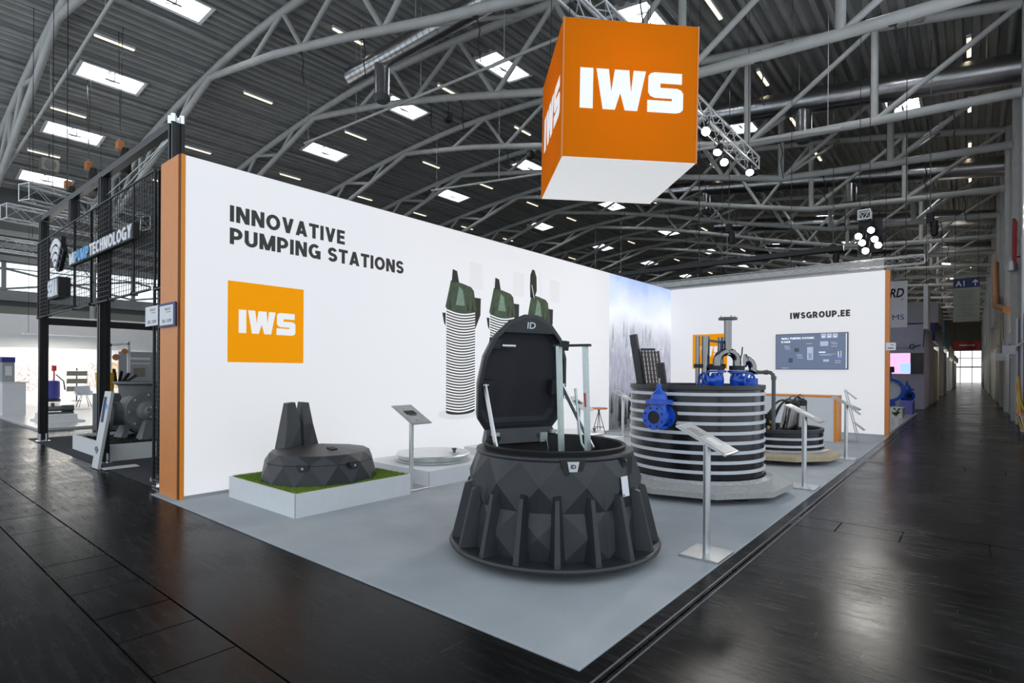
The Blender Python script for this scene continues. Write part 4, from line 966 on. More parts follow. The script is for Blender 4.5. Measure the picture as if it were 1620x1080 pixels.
for i, (vp, lab) in enumerate(((V1, 'blue gate valve with handwheel below the left elbow in the tank'), (V2, 'blue gate valve below the right elbow in the tank'))):
    r = thing('gate_valve', lab, 'valve', (*vp, 1.30)); rr = .115
    for z in (0, .215): flange(MB(), (0, 0, z+.015), Z, rr, .026).build('flange', 'blue', r)
    MB().lathe([(.06, .02), (.08, .06), (.088, .12), (.08, .17), (.06, .21)], 20).build('body', 'blue', r)
    for k in range(8): a = 2*PI*k/8; MB().cyl((.068*math.cos(a), .068*math.sin(a), .02), (.068*math.cos(a), .068*math.sin(a), .04), .009, n=6).cyl((.068*math.cos(a), .068*math.sin(a), .18), (.068*math.cos(a), .068*math.sin(a), .20), .009, n=6).build('bolt', 'steel', r)
    ax = Vector((-.62, -.78, 0)) if i == 0 else Vector((.85, -.3, 0)).normalized()
    MB().cyl(ax*.05+Vector((0,0,.11)), ax*.15+Vector((0,0,.11)), .07, .05, n=16).build('bonnet', 'blue', r)
    x = ax.orthogonal().normalized(); y = ax.cross(x)
    wc = ax*.185+Vector((0,0,.11))
    wh = MB().tube([wc+(x*math.cos(2*PI*k/20)+y*math.sin(2*PI*k/20))*.10 for k in range(20)], .015, 6, closed=True).build('handwheel', 'blue', r)
    for k in range(4): a = PI/2*k+.4; MB().cyl(wc, wc+(x*math.cos(a)+y*math.sin(a))*.10, .011, n=6).build('spoke', 'blue', wh)
    MB().cyl(ax*.17+Vector((0,0,.11)), wc, .014, n=8).build('stem', 'steel', r)
r = thing('actuator', 'small blue valve actuator box on the right rim of the tank', 'actuator', (4.86, 4.72, 1.33))
MB().bbox(-.05, .10, -.05, .05, .02, .12, .01).build('housing', 'blue', r); MB().cyl((-.09, 0, .06), (-.05, 0, .06), .04, n=12).build('motor', 'blue', r); MB().cyl((-.02, 0, 0), (-.02, 0, .02), .03, n=8).build('stub', 'steel', r)
MB().tube([(-.03, 0, .12), (0, 0, .17), (.1, .02, .17), (.1, .02, .22)], .009, 6).build('lever', 'grey_pipe', r)

# dark riser pipe and pumps in the small tank
r = thing('riser_pipe', 'dark grey elbowed pipe rising from the small tank', 'pipe', (4.46, 7.42, .46))
MB().tube([(0, 0, 0), (0, 0, .96), (-.01, 0, 1.02), (-.05, 0, 1.06), (-.11, 0, 1.065), (-.72, 0, 1.065)], .032, 12).build('tube', 'grey_pipe', r)
for (p, q_) in (((0, 0, .94), (0, 0, 1.0)), ((-.09, 0, 1.065), (-.15, 0, 1.065)), ((-.40, 0, 1.065), (-.45, 0, 1.065))): MB().cyl(p, q_, .042, n=12).build('coupling', 'grey_pipe', r)
def sub_pump(label, loc, lean):
    r = thing('submersible_pump', label, 'pump', loc, group='submersible pumps'); r.rotation_euler = lean
    MB().lathe([(.001, 0), (.15, 0), (.16, .03), (.15, .10), (.12, .13)], 24).build('pump_foot', 'rubber', r)
    MB().lathe([(.13, .12), (.132, .13), (.112, .50), (.107, .51)], 28).build('casing', 'steel', r)
    MB().lathe([(.108, .50), (.112, .51), (.112, .59), (.06, .63), (.001, .63)], 24).build('cap', 'rubber', r)
    MB().tube([(-.06, 0, .57), (-.06, 0, .66), (0, 0, .70), (.06, 0, .66), (.06, 0, .57)], .012, 6).build('handle', 'steel', r)
    return r
sub_pump('polished submersible pump leaning in the small tank, front one', (4.56, 7.86, .437), (0, .16, 0))
sub_pump('polished submersible pump in the small tank, rear right one', (4.66, 8.30, .437), (0, .02, 0))
for i, (a, b, c_) in enumerate((((4.60, 7.86, 1.0), (4.40, 7.72, 1.20), (4.28, 7.55, .55)), ((4.62, 7.9, 1.0), (4.50, 7.72, 1.16), (4.33, 7.52, .5)), ((4.58, 8.27, 1.0), (4.44, 8.1, 1.22), (4.36, 7.62, .52)), ((4.56, 8.30, 1.02), (4.72, 8.4, 1.26), (4.74, 8.32, .6)))):
    A, B_, C_ = Vector(a), Vector(b), Vector(c_); pts = [A*(1-t)**2+B_*2*t*(1-t)*1.0+C_*t*t for t in [k/12 for k in range(13)]]
    tag(MB().tube(pts, .016, 7).build('cable', 'rubber'), 'black pump cable looping over the small tank, ' + ['leftmost of four', 'second from left', 'third from left', 'at the far right pump'][i], 'cable', 'pump cables')
r = thing('hose_bundle', 'bundle of black hoses and brass fittings in the small tank', 'hoses', (4.30, 7.50, .437))
for k in range(5): MB().tube([(.02*k, .03*k, .35+.03*k), (.04+.02*k, .05, .2), (.03*k-.02, -.03+.02*k, .02)], .018, 6).build('hose', 'rubber', r)
for (x, y, z) in ((.08, -.08, .16), (.12, -.05, .25), (.05, -.10, .06)): MB().cyl((x, y, z-.03), (x, y, z+.03), .024, n=8).cyl((x-.03, y, z), (x+.04, y, z), .016, n=8).build('fitting', 'brass', r)
MB().cyl((-.02, -.06, .30), (.02, -.06, .30), .10, n=16).build('clamp_disc', 'rubber', r)
r = gate_valve('blue valve lying in the small tank beside the dark pipe', (4.18, 7.45, .60), 2.2, .8)

# ------------------------------------------------ counter, stool, rack at the back
r = thing('counter', 'white reception counter with orange edges by the back wall', 'counter', (3.2, 11.3, CZ))
MB().box(.01, 1.52, .012, .60, 0, .97).build('body', 'grey_panel' if False else 'plinth', r)
MB().box(0, 1.545, 0, .62, .97, 1.005).build('top', 'orange_edge', r)
MB().box(1.50, 1.545, 0, .62, 0, .97).build('side', 'orange_edge', r)
MB().box(0, 1.50, .6, .61, 0, .97).build('back_panel', 'white', r)
def stool(label, x, y):
    r = thing('bar_stool', label, 'stool', (x, y, CZ), group='bar stools')
    MB().lathe([(.001, .625), (.19, .625), (.205, .635), (.205, .65), (.195, .66), (.001, .66)], 28).build('seat', 'wood_orange', r)
    MB().cyl((0, 0, .56), (0, 0, .626), .025, n=10).build('hub', 'grey_pipe', r)
    for k in range(4):
        a = PI/4+k*PI/2; MB().tube([(0, 0, .60), (.17*math.cos(a), .17*math.sin(a), .008)], .009, 6).build('leg', 'grey_pipe', r)
    MB().tube([(.115*math.cos(2*PI*i/20), .115*math.sin(2*PI*i/20), .2) for i in range(20)], .006, 5, closed=True).build('foot_ring', 'grey_pipe', r)
    return r
stool('bar stool with round wooden seat before the white wall', .24, 8.87)
stool('bar stool half hidden behind the big striped tank', .95, 10.0)
r = thing('brochure_rack', 'folding metal brochure rack leaning by the back wall', 'rack', (4.98, 11.75, CZ))
for y in (-.12, .12): MB().bar((-.14, y, 1.14), (.12, y, .01), .012, .016).build('rail', 'brushed', r)
for i, z in enumerate((1.12, .78, .44)):
    x = -.14+.26*(1.14-z)/1.13
    MB().obox((x+.11, 0, z-.10), (.26, .24, .010), Matrix.Rotation(math.radians(40), 3, 'Y')).build('tray', 'brushed', r)

# ================================================================== NEIGHBOUR BOOTH ON THE LEFT
tag(MB().bbox(-8.6, -.63, .03, 7.5, 0, .01, .003).build('carpet', 'dark_carpet'), 'dark grey carpet of the neighbouring booth behind the black posts', 'carpet')
def bpost(label, x, y, z0, z1, foot=True):
    r = thing('black_post', label, 'post', (x, y, z0), group='black frame posts')
    h = z1-z0
    for (i, j) in ((-1,-1),(1,-1),(1,1),(-1,1)): MB().box(i*.05-.022, i*.05+.022, j*.05-.022, j*.05+.022, .02, h).build('profile', 'black_metal', r)
    MB().box(-.045, .045, -.045, .045, .02, h).build('core', 'black_matt', r)
    if foot:
        MB().box(-.11, .11, -.11, .11, 0, .012).build('foot_plate', 'chrome', r)
        for (i, j) in ((-1,-1),(1,-1),(1,1),(-1,1)): MB().cyl((i*.05, j*.05, .012), (i*.05, j*.05, .16), .03, n=8).build('coupler', 'chrome', r)
    return r
bpost('black square post at the far left of the mesh fence', -7.85, .14, .01, 4.56)
bpost('black square post beside the leaning white stele', -3.68, .14, .01, 4.56)
bpost('black mesh-covered post touching the orange wall end', -1.02, .14, .01, 4.08)
pt = bpost('tall black post rising above the orange wall corner', -.74, .16, .01, 4.62)
for (i, j) in ((-1,-1),(1,-1),(1,1),(-1,1)): MB().cyl((i*.05, j*.05, 4.60), (i*.05, j*.05, 4.70), .035, n=8).build('top_coupler', 'chrome', pt)
bpost('short black post hanging above the mesh, between two tall ones', -5.5, .14, 4.10, 4.56, False)
def beam(label, a, b, s=.13):
    r = thing('black_beam', label, 'beam', a, group='black frame beams'); d = Vector(b)-Vector(a)
    MB().bar((0, 0, 0), d, s, s).build('beam', 'black_metal', r); return r
beam('black top beam sloping across the upper left, over the mesh', (-7.78, .14, 4.62), (-.82, .16, 4.62), .10)
beam('black side beam behind the mesh at door height', (-7.85, .22, 2.50), (-7.85, 7.2, 2.50), .14)
tag(MB().cyl((-7.8, .2, 4.5), (-3.72, .2, 2.62), .008, n=5).build('brace_cable', 'wire'), 'thin steel brace cable crossing behind the left mesh', 'cable')
tag(MB().cyl((-.80, .16, 4.5), (-5.6, .14, 4.12), .008, n=5).build('brace_cable', 'alu'), 'thin pale cable from tall post down to the mesh top', 'cable')
tag(MB().cyl((-.80, .12, 4.45), (-3.4, .14, 4.10), .008, n=5).build('brace_cable', 'alu'), 'thin pale cable running beside the orange corner to the mesh', 'cable')
def mesh_panel(label, x0, x1, z0, z1, y=.05, dx=.10, dz=.05):
    r = thing('mesh_panel', label, 'mesh panel', (x0, y, z0), group='black wire mesh panels'); W, H = x1-x0, z1-z0
    for a, b in (((0,0,0),(W,0,0)), ((0,0,H),(W,0,H)), ((0,0,0),(0,0,H)), ((W,0,0),(W,0,H))): MB().cyl(a, b, .018, n=6).build('frame_tube', 'black_metal', r)
    mb = MB(); n = int(W/dx)
    for i in range(1, n): mb.bar((W*i/n, 0, 0), (W*i/n, 0, H), .007, .007)
    n = int(H/dz)
    for i in range(1, n): mb.bar((0, .004, H*i/n), (W, .004, H*i/n), .007, .007)
    g_ = mb.build('wire_grid', 'wire', r); g_['kind'] = 'stuff'
    for x in (0, W): MB().cyl((x, -.03, .0), (x, .05, .0), .03, n=8).build('clamp', 'chrome', r)
    return r
ex = [-7.78, -6.89, -4.97, -3.95, -2.96, -1.92, -1.10]
for i in range(6): mesh_panel(f'black wire mesh panel above the neighbour booth, {ORD[i]} from the left', ex[i], ex[i+1], 2.56, 4.08, .04, .10, .075)
mesh_panel('narrow floor-length black wire mesh beside the orange wall end', -1.08, -.66, .10, 2.54, .03, .06, .06)
# signs hung on the mesh
sg = thing('letter_sign', 'white and blue PUMPTECHNOLOGY letter sign hung on the mesh', 'sign', (-4.83, -.06, 3.26))
MB().box(0, 3.22, 0, .07, 0, .215).build('backing', 'black_matt', sg)
block('M', 'lettering', 'sign_white', sg, (.02, -.001, .015), X, Z, .30, .185, .22, t=.01)
block('PUMP', 'lettering', 'sign_blue', sg, (.36, -.001, .015), X, Z, .82, .185, .22, t=.01, gap=.08)
block('TECHNOLOGY', 'lettering', 'sign_white', sg, (1.22, -.001, .015), X, Z, 1.98, .185, .22, t=.01, gap=.08)
ar = thing('wave_sign', 'white sign of four stacked arcs hung on the mesh', 'sign', (-5.83, -.05, 3.30))
for k in range(4):
    R_ = .15+.135*k; hw = .85-.03*k
    o_ = [(R_*math.cos(a), R_*math.sin(a)) for a in [PI/2-hw+2*hw*i/12 for i in range(13)]]; i_ = [((R_-.10)*math.cos(a), (R_-.10)*math.sin(a)) for a in [PI/2+hw-2*hw*i/12 for i in range(13)]]
    MB().prism(o_+i_, (0, 0, .02), X, Z, .02).build('arc', 'sign_white', ar)
MB().prism([(-.42, .30), (-.10, .0), (.10, .0), (.42, .30), (.25, .60), (-.25, .60)], (0, .08, .0), X, Z, .06).build('backing', 'black_matt', ar)
sb = thing('letter_sign', 'small white SEMA letters on a black box below the arcs', 'sign', (-6.28, -.08, 2.80))
MB().box(0, .78, 0, .18, 0, .36).build('box', 'black_matt', sb); block('SEMA', 'lettering', 'sign_white', sb, (.03, -.001, .03), X, Z, .72, .30, .26, t=.01, gap=.06)
# mulch bed and big pump
bd = thing('mulch_bed', 'low white-edged bed of dark bark mulch under the grey pump', 'mulch bed', (-6.04, .25, .01))
for (a, b, c, d) in ((0, 2.26, 0, .03), (0, 2.26, 2.5, 2.53), (0, .03, .03, 2.5), (2.23, 2.26, .03, 2.5)): MB().box(a, b, c, d, 0, .27).build('board', 'white', bd)
MB().box(.03, 2.23, .03, 2.5, 0, .20).build('soil', 'mulch', bd)
rnd = random.Random(9); mb = MB()
for i in range(2600):
    c = Vector((rnd.uniform(.06, 2.2), rnd.uniform(.06, 2.47), .20+rnd.uniform(0, .03))); R = Matrix.Rotation(rnd.uniform(0, 6), 3, 'Z') @ Matrix.Rotation(rnd.uniform(-.6, .6), 3, 'X')
    mb.obox(c, (rnd.uniform(.03, .07), .015, .008), R)
mm = mb.build('bark_chips', 'mulch', bd); mm['kind'] = 'stuff'
pu = thing('dry_pit_pump', 'big grey cast pump with open bowl standing on bark mulch', 'pump', (-5.35, 1.25, .225))
MB().lathe([(.34, .30), (.46, .55), (.58, .98), (.66, 1.02), (.66, 1.05), (.58, 1.05), (.54, .9), (.2, .5)], 36, (-.1, .15, 0)).build('bowl', 'pump_grey', pu)
MB().lathe([(.34, -.30), (.44, -.15), (.46, 0), (.44, .15), (.34, .28)], 32, (0, 0, .48), M3=Matrix.Rotation(PI/2, 3, 'Y')).build('volute', 'pump_grey', pu)
fl_ = MB().lathe([(.001, -.04), (.36, -.04), (.36, .0), (.20, .01), (.19, .20), (.13, .23), (.12, .30), (.001, .31)], 32, (.42, -.10, .50), M3=Matrix.Rotation(PI/2, 3, 'Y')).build('bearing_cover', 'pump_grey', pu)
for k in range(8): a = 2*PI*k/8; MB().cyl((.42, -.10+.31*math.cos(a), .50+.31*math.sin(a)), (.45, -.10+.31*math.cos(a), .50+.31*math.sin(a)), .022, n=6).build('bolt', 'chrome', fl_)
for k in range(6): a = 2*PI*k/6; MB().cyl((.70, -.10+.10*math.cos(a), .50+.10*math.sin(a)), (.74, -.10+.10*math.cos(a), .50+.10*math.sin(a)), .018, n=6).build('bolt', 'chrome', fl_)
sf = MB().lathe([(.001, -.03), (.33, -.03), (.33, .02), (.22, .03), (.22, .3)], 32, (-.05, -.62, .45), M3=Matrix.Rotation(-PI/2, 3, 'X')).build('suction_flange', 'pump_grey', pu)
for k in range(12): a = 2*PI*k/12; MB().cyl((-.05+.29*math.cos(a), -.66, .45+.29*math.sin(a)), (-.05+.29*math.cos(a), -.63, .45+.29*math.sin(a)), .02, n=6).build('bolt', 'chrome', sf)
MB().add([(.42, -.30, 0), (.75, -.30, 0), (.75, .12, 0), (.42, .12, 0), (.50, -.20, .35), (.65, -.20, .35), (.65, .0, .35), (.50, .0, .35)], [(0,3,2,1),(4,5,6,7),(0,1,5,4),(1,2,6,5),(2,3,7,6),(3,0,4,7)]).build('support_foot', 'pump_grey', pu)
for s in (-1, 1): MB().add([(-.25, s*.42-.05, 0), (.2, s*.42-.05, 0), (.2, s*.42+.05, 0), (-.25, s*.42+.05, 0), (-.15, s*.3-.04, .35), (.1, s*.3-.04, .35), (.1, s*.3+.04, .35), (-.15, s*.3+.04, .35)], [(0,3,2,1),(4,5,6,7),(0,1,5,4),(1,2,6,5),(2,3,7,6),(3,0,4,7)]).build('support_foot', 'pump_grey', pu)
# leaning stele
sl = thing('leaning_stele', 'slanted white information stele with blue print by black post', 'stele', (-3.22, .02, .012))
MB().prism([(-.16, 0), (.14, 0), (.80, 1.18), (.50, 1.18)], (0, -.06, 0), X, Z, .04).build('panel', 'white', sl)
MB().prism([(.32, .72), (.44, .72), (.63, 1.10), (.50, 1.10)], (-.02, -.1005, 0), X, Z, .002).build('print_panel', 'navy', sl)
MB().cyl((.60, -.103, .96), (.60, -.101, .96), .04, n=10).build('print_mark', 'sign_blue', sl)
for k in range(4):
    R_ = .03+.03*k; o_ = [(R_*math.cos(a), R_*math.sin(a)) for a in [PI*.2+PI*.6*i/8 for i in range(9)]]; i_ = [((R_-.018)*math.cos(a), (R_-.018)*math.sin(a)) for a in [PI*.8-PI*.6*i/8 for i in range(9)]]
    MB().prism(o_+i_, (.10, -.1005, .22), X, Z, .002).build('print_arc', 'navy', sl)
MB().box(.10, .30, -.05, .40, -.002, .012).build('foot', 'white', sl)

# booths farther left
tag(MB().bbox(-26.7, -10.45, .5, 9, 0, .06, .01).build('booth_stage', 'floor_white'), 'white raised glossy floor of the far left booth', 'stage')
tag(MB().box(-27.6, -27.4, -4, 16, .0, 4.05).build('partition_wall', 'white'), 'tall plain off-white partition far behind the left booth', 'partition')
pw2 = thing('display_wall', 'bright lower display wall with pictures in the far left booth', 'display wall', (-26.8, .6, .06))
MB().box(0, .1, 0, 7.5, 0, 2.42).build('panel', 'day_white' if False else 'white', pw2)
for (a, b, c, d, m) in ((.7, 1.9, .3, 1.75, 'poster_warm'), (1.95, 2.7, .4, 1.6, 'poster'), (3.0, 3.3, .5, 1.9, 'poster'), (4.5, 5.3, .5, 1.8, 'poster'), (5.5, 6.4, .5, 1.8, 'poster_warm')): MB().box(.1, .11, a, b, c, d).build('picture', m, pw2)
MB().cyl((.11, 1.3, 1.2), (.12, 1.3, 1.2), .22, n=16).build('picture_disc', 'yellow', pw2)
l = bpy.data.lights.new('display_lamp', 'AREA'); l.energy = 260; l.size = 3; l.shape = 'RECTANGLE'; l.size_y = .3; l.color = (1, .95, .85)
lo = bpy.data.objects.new('display_lamp', l); COL.objects.link(lo); lo.location = (-25.0, 4, 3.0); lo.rotation_euler = (0, 0, PI/2)
lf = thing('booth_lamp', 'long lamp bar lighting the far left display wall', 'lamp', (-25.0, 4, 3.02)); MB().box(-.15, .15, -1.5, 1.5, .01, .08).build('housing', 'white', lf); MB().cyl((0, -1.3, .08), (0, -1.3, deckz(-25)-2.96), .008, n=5).build('rope', 'wire', lf); MB().cyl((0, 1.3, .08), (0, 1.3, deckz(-25)-2.96), .008, n=5).build('rope', 'wire', lf)
tag(MB().box(-25.5, -18, 8.6, 8.8, .06, 3.4).build('partition_wall', 'grey_panel'), 'grey partition closing the far left booth on the right', 'partition')
r = thing('booth_counter', 'white box counter at the far left edge', 'counter', (-16.6, .9, .06)); MB().bbox(-.6, .6, -.28, .28, 0, 1.0, .01).build('body', 'white', r); MB().box(-.62, .62, -.3, .3, 1.0, 1.03).build('top', 'white', r)
r = thing('control_cabinet', 'grey control cabinet with blue top on the white counter', 'cabinet', (-16.5, .80, 1.09)); MB().bbox(-.25, .25, -.15, .15, 0, .62, .01).build('body', 'grey_panel', r); MB().box(-.26, .26, -.16, .16, .62, .78).build('header', 'deep_blue', r); MB().box(.25, .256, -.08, .08, .2, .5).build('door', 'plinth', r)
r = thing('display_plinth', 'low white plinth in the far left booth with a grey pump', 'plinth', (-12.4, 1.25, .06)); MB().bbox(-.7, .5, -.35, .35, 0, .22, .01).build('body', 'white', r); MB().bbox(-.9, .62, -.42, .5, -.0, .05, .01).build('step', 'white', r)
r = thing('screw_pump', 'long dark grey screw pump lying on the low white plinth', 'pump', (-12.2, 1.25, .28)); MB().cyl((-.15, -.30, .14), (-.15, .32, .14), .07, n=16).build('barrel', 'pump_grey', r); MB().cyl((-.15, .10, .14), (-.15, .36, .14), .09, n=16).build('motor', 'grey_pipe', r); MB().box(-.28, -.02, -.28, .34, 0, .05).build('base', 'grey_pipe', r); MB().cyl((-.15, -.1, .18), (-.15, -.1, .30), .04, n=12).build('port', 'grey_pipe', r)
r = thing('tank_barrel', 'blue barrel with hose reel in the far left booth', 'barrel', (-24.6, 3.4, .06)); MB().lathe([(.001, .1), (.30, .1), (.33, .2), (.33, .85), (.30, .92), (.001, .92)], 24).build('body', 'deep_blue', r); MB().cyl((0, 0, 0), (0, 0, .1), .36, n=16).build('dolly', 'rubber', r); MB().cyl((.1, .1, .92), (.1, .1, 1.35), .03, n=8).cyl((.1, .1, 1.35), (.1, .1, 1.6), .09, n=10).build('pump_head', 'red', r); MB().tube([(.15, .15, 1.2), (.3, .4, .9), (.3, .45, .5)], .03, 6).build('hose', 'rubber', r)
r = thing('brochure_rack', 'grey pole rack with brochures in the far left booth', 'rack', (-24.2, 4.25, .06)); MB().cyl((0, 0, 0), (0, 0, 1.5), .03, n=8).build('pole', 'grey_pipe', r)
for k in range(3): MB().obox((.05, 0, .55+.35*k), (.06, .75, .22), Matrix.Rotation(.25, 3, 'Y')).build('tray', 'tan_dark', r)
MB().cyl((0, 0, 0), (0, 0, .02), .2, n=16).build('base', 'grey_pipe', r)
r = thing('shell_chair', 'pale shell chair in the far left booth', 'chair', (-19.0, 3.35, .06))
sh = [(-.24, .02), (-.22, .5), (-.20, .46), (.20, .44), (.24, .48), (.24, .44), (.2, .40), (-.22, .42)]
MB().add([(-.22, -.22, .44), (.22, -.22, .46), (.22, .22, .46), (-.22, .22, .44), (-.30, -.23, .80), (-.30, .23, .80), (-.26, -.26, .62), (-.26, .26, .62), (.05, -.27, .60), (.05, .27, .60)], [(0,1,2,3), (0,3,7,6), (6,7,5,4), (0,6,8,1), (3,2,9,7)]).build('shell', 'plinth', r)
for (i, j) in ((-1,-1),(1,-1),(1,1),(-1,1)): MB().cyl((i*.08, j*.08, .44), (i*.2, j*.2, 0), .012, n=6).build('leg', 'grey_pipe', r)
r = thing('test_rig', 'white frame test rig with yellow bin behind the big pump', 'machine', (-9.5, 1.72, .01))
for (a, b) in (((0, .0, 0), (0, .0, 2.15)), ((0, .40, 0), (0, .40, 2.2)), ((0, 0, 2.1), (0, .40, 2.15))): MB().bar(a, b, .06, .06).build('frame_bar', 'white', r)
for k in range(4): MB().bar((.1, .1+.08*k, 1.2), (.25, .02+.16*k, 1.5-.05*k), .06, .05).build('claw', 'rubber', r)
MB().lathe([(.001, .9), (.17, .9), (.20, 1.42), (.18, 1.42), (.001, 1.38)], 18, (.1, -.12, 0)).build('bin', 'yellow', r); MB().cyl((.02, .12, 1.8), (.06, .12, 1.8), .08, n=12).build('pulley', 'wood_orange', r); MB().cyl((.02, .30, 1.95), (.06, .30, 1.95), .07, n=12).build('pulley', 'wood_orange', r); MB().box(-.2, .3, -.3, .6, .0, .9).build('cabinet', 'grey_pipe', r)
r = thing('poster_panel', 'grey poster panel with dark picture behind the big pump', 'panel', (-11, 2.3, .0)); MB().box(0, .06, 0, 1.2, 0, 2.0).build('board', 'grey_panel', r); MB().box(.06, .065, .34, .62, 1.3, 1.55).build('picture', 'tan_dark', r); MB().box(.06, .065, .2, .75, 1.78, 1.84).build('heading', 'plinth', r); MB().box(.06, .065, .2, .75, 1.66, 1.69).build('heading', 'plinth', r)
tag(MB().bbox(-11.2, -10.6, 3.6, 4.2, .06, 1.2, .01).build('white_plinth', 'white'), 'white block beside the grey poster panel', 'plinth')

# hoists, speaker and silver trusses at upper left
for k, (x, z, lab) in enumerate(((-17.28, 9.62, 'orange chain hoist with black bag nearest the tall black post'), (-21.42, 9.83, 'orange chain hoist with black bag, middle of three'), (-24.78, 9.76, 'orange chain hoist with black bag, leftmost of three'))):
    r = thing('chain_hoist', lab, 'hoist', (x, 4, z), group='chain hoists')
    MB().bbox(-.14, .14, -.12, .12, 0, .32, .03).build('motor', 'orange_hoist', r)
    MB().lathe([(.10, .0), (.16, -.25), (.20, -.85), (.14, -.95), (.001, -.95)], 12, (.18, .12, .05)).build('chain_bag', 'rubber', r)
    MB().tube([(0, 0, .30), (0, 0, .42), (.05, 0, .47), (0, 0, .52), (-.05, 0, .47)], .02, 6).build('hook', 'steel', r)
    top = ztop(x)-z
    MB().cyl((0, 0, .5), (.25, 0, top+.4), .012, n=5).build('chain', 'steel', r); MB().cyl((0, 0, .5), (-.25, 0, top+.4), .012, n=5).build('chain', 'steel', r)
    MB().cyl((-.05, 0, 0), (-.05, 0, -2.2), .012, n=5).build('chain', 'steel', r)
r = thing('loudspeaker', 'boxy hall loudspeaker under the roof at far left', 'loudspeaker', (-28.4, 4, 11.3)); MB().bbox(-.3, .3, -.35, .35, 0, .6, .04).build('cabinet', 'tan_dark', r); MB().cyl((.3, 0, .3), (.33, 0, .3), .24, n=20).build('cone', 'grey_pipe', r); MB().cyl((0, 0, .6), (0, 0, deckz(-28.4)-11.28), .03, n=6).build('hanger', 'grey_pipe', r)
box_truss('silver box truss hanging at left over the mesh, nearer one', (-10.9, .3, 5.85), (-11.9, 3.2, 5.85), .4, step=.4, group='silver trusses at left')
box_truss('silver box truss hanging at left over the mesh, middle one', (-13.6, .3, 5.85), (-14.2, 3.4, 5.85), .4, step=.4, group='silver trusses at left')
box_truss('silver box truss hanging at left over the mesh, farthest one', (-17.5, .2, 5.6), (-18.0, 3.4, 5.6), .4, step=.4, group='silver trusses at left')
for k, (x, y) in enumerate(((-11.2, 1.2), (-13.8, 1.4), (-17.7, 1.6))):
    tag(MB().cyl((x, y, 6.0), (x, y, deckz(x)+.05), .010, n=5).build('steel_rope', 'wire'), f'steel rope holding the {["nearer","middle","farthest"][k]} silver truss at left', 'rope')
# hanging black hooks under the bottom chords
rnd = random.Random(21); n_ = 0
for i in range(0, 8):
    for x in (-9.5, -6.8, -2.5, 2.4, 6.1):
        x += rnd.uniform(-.6, .6); zc = zb(x); y = TY[i]
        r = thing('cable_loop', f'black cable loop hanging from the {ORD[i]} roof truss, {["leftmost","second","third","fourth","rightmost"][n_ % 5]} of five', 'cable', (x, y, zc), group='cable loops on trusses'); n_ += 1
        MB().tube([(.15*math.cos(a), 0, .15*math.sin(a)) for a in [2*PI*q/10 for q in range(10)]], .018, 5, closed=True).build('loop', 'rubber', r)
        MB().tube([(.03, 0, -.14), (.10, .04, -.5), (.05, .02, -.8), (.12, .05, -1.15+rnd.uniform(-.2, .2))], .016, 5).build('tail', 'rubber', r)
# lamps and speakers hung from trusses
for k, (x, y, z) in enumerate(((-8.2, 12, 10.9), (-3.0, 12, 9.6), (-8.5, 17.4, 11.2), (-5, 22, 9.4), (1.2, 17.4, 8.3))):
    r = thing('loudspeaker', 'small black hanging loudspeaker under the trusses, ' + ['left of the duct outlet', 'just left of the cube', 'over the middle of the white wall', 'in the distance beyond the white wall', 'right of the cube'][k], 'loudspeaker', (x, y, z), group='hanging loudspeakers')
    MB().bbox(-.13, .13, -.13, .13, 0, .34, .03).build('cabinet', 'rubber', r); MB().cyl((0, 0, .34), (0, 0, zb(x)-z), .012, n=5).build('rod', 'rubber', r); MB().cyl((0, -.13, .17), (0, -.145, .17), .09, n=12).build('cone', 'grey_pipe', r)

# ================================================================== BEHIND THE BOOTH AND DOWN THE AISLE
box_truss('silver lighting truss above the back wall, behind it', (-1.5, 14.6, 4.36), (6.1, 14.6, 4.36), .2, (.25, .6, .95), step=.3, cr=.014, m='truss_grey')
tag(MB().box(-6, 4.7, 20, 20.3, 4.9, 5.35).build('booth_fascia', 'white'), 'pale fascia band of the booth behind the back wall', 'fascia')
for (x, k) in ((-5.8, 0), (4.5, 1)): tag(MB().box(x, x+.15, 20, 20.3, 0, 4.9).build('fascia_post', 'white'), f'white post under the pale fascia, {"left" if k==0 else "right"} end', 'post')
tag(MB().box(-9, 4.2, 15.5, 15.7, 5.0, 5.14).box(-9, -8.9, 15.5, 15.7, 0, 5.0).build('lighting_bar', 'black_metal'), 'black lighting bar above the corner of the booth walls', 'bar')
tag(MB().bbox(3.6, 5.47, 13.75, 22.6, 0, .08, .01).build('booth_stage', 'floor_white'), 'white booth platform behind the orange wall end', 'stage')
tag(MB().bbox(5.05, 5.42, 21.4, 22.4, .08, .55, .01).build('purple_plinth', 'purple'), 'purple plinth under blue valves beside the aisle', 'plinth')
tag(MB().bbox(4.95, 5.30, 19.2, 20.2, .08, .40, .01).build('white_plinth', 'white'), 'small white plinth before the purple plinth', 'plinth')
gate_valve('blue valve standing on the purple plinth by the aisle', (5.22, 21.9, .72), .6, 1.25)
r = thing('butterfly_valve', 'large valve with pale disc and blue ring behind the orange end', 'valve', (4.85, 20.4, .95)); A = Matrix.Rotation(PI/2, 3, 'X')
MB().lathe([(.32, -.08), (.42, -.08), (.42, .08), (.32, .08), (.32, -.08)], 32, M3=A).build('ring', 'blue', r); MB().lathe([(.32, -.02), (.001, -.05)], 32, M3=A).build('disc', 'plinth', r); MB().cyl((0, 0, .42), (0, 0, .62), .05, n=10).build('neck', 'blue', r); MB().bbox(-.12, .12, -.1, .1, .6, .8, .02).build('gearbox', 'rubber', r); MB().box(-.15, .15, -.1, .1, -.55, -.41).build('foot', 'blue', r)
r = thing('potted_plant', 'small green plant in white vase behind the orange end', 'plant', (5.42, 16.0, .08)); MB().lathe([(.001, 0), (.05, 0), (.07, .22), (.05, .22), (.001, .2)], 16).build('vase', 'white', r)
rnd = random.Random(4)
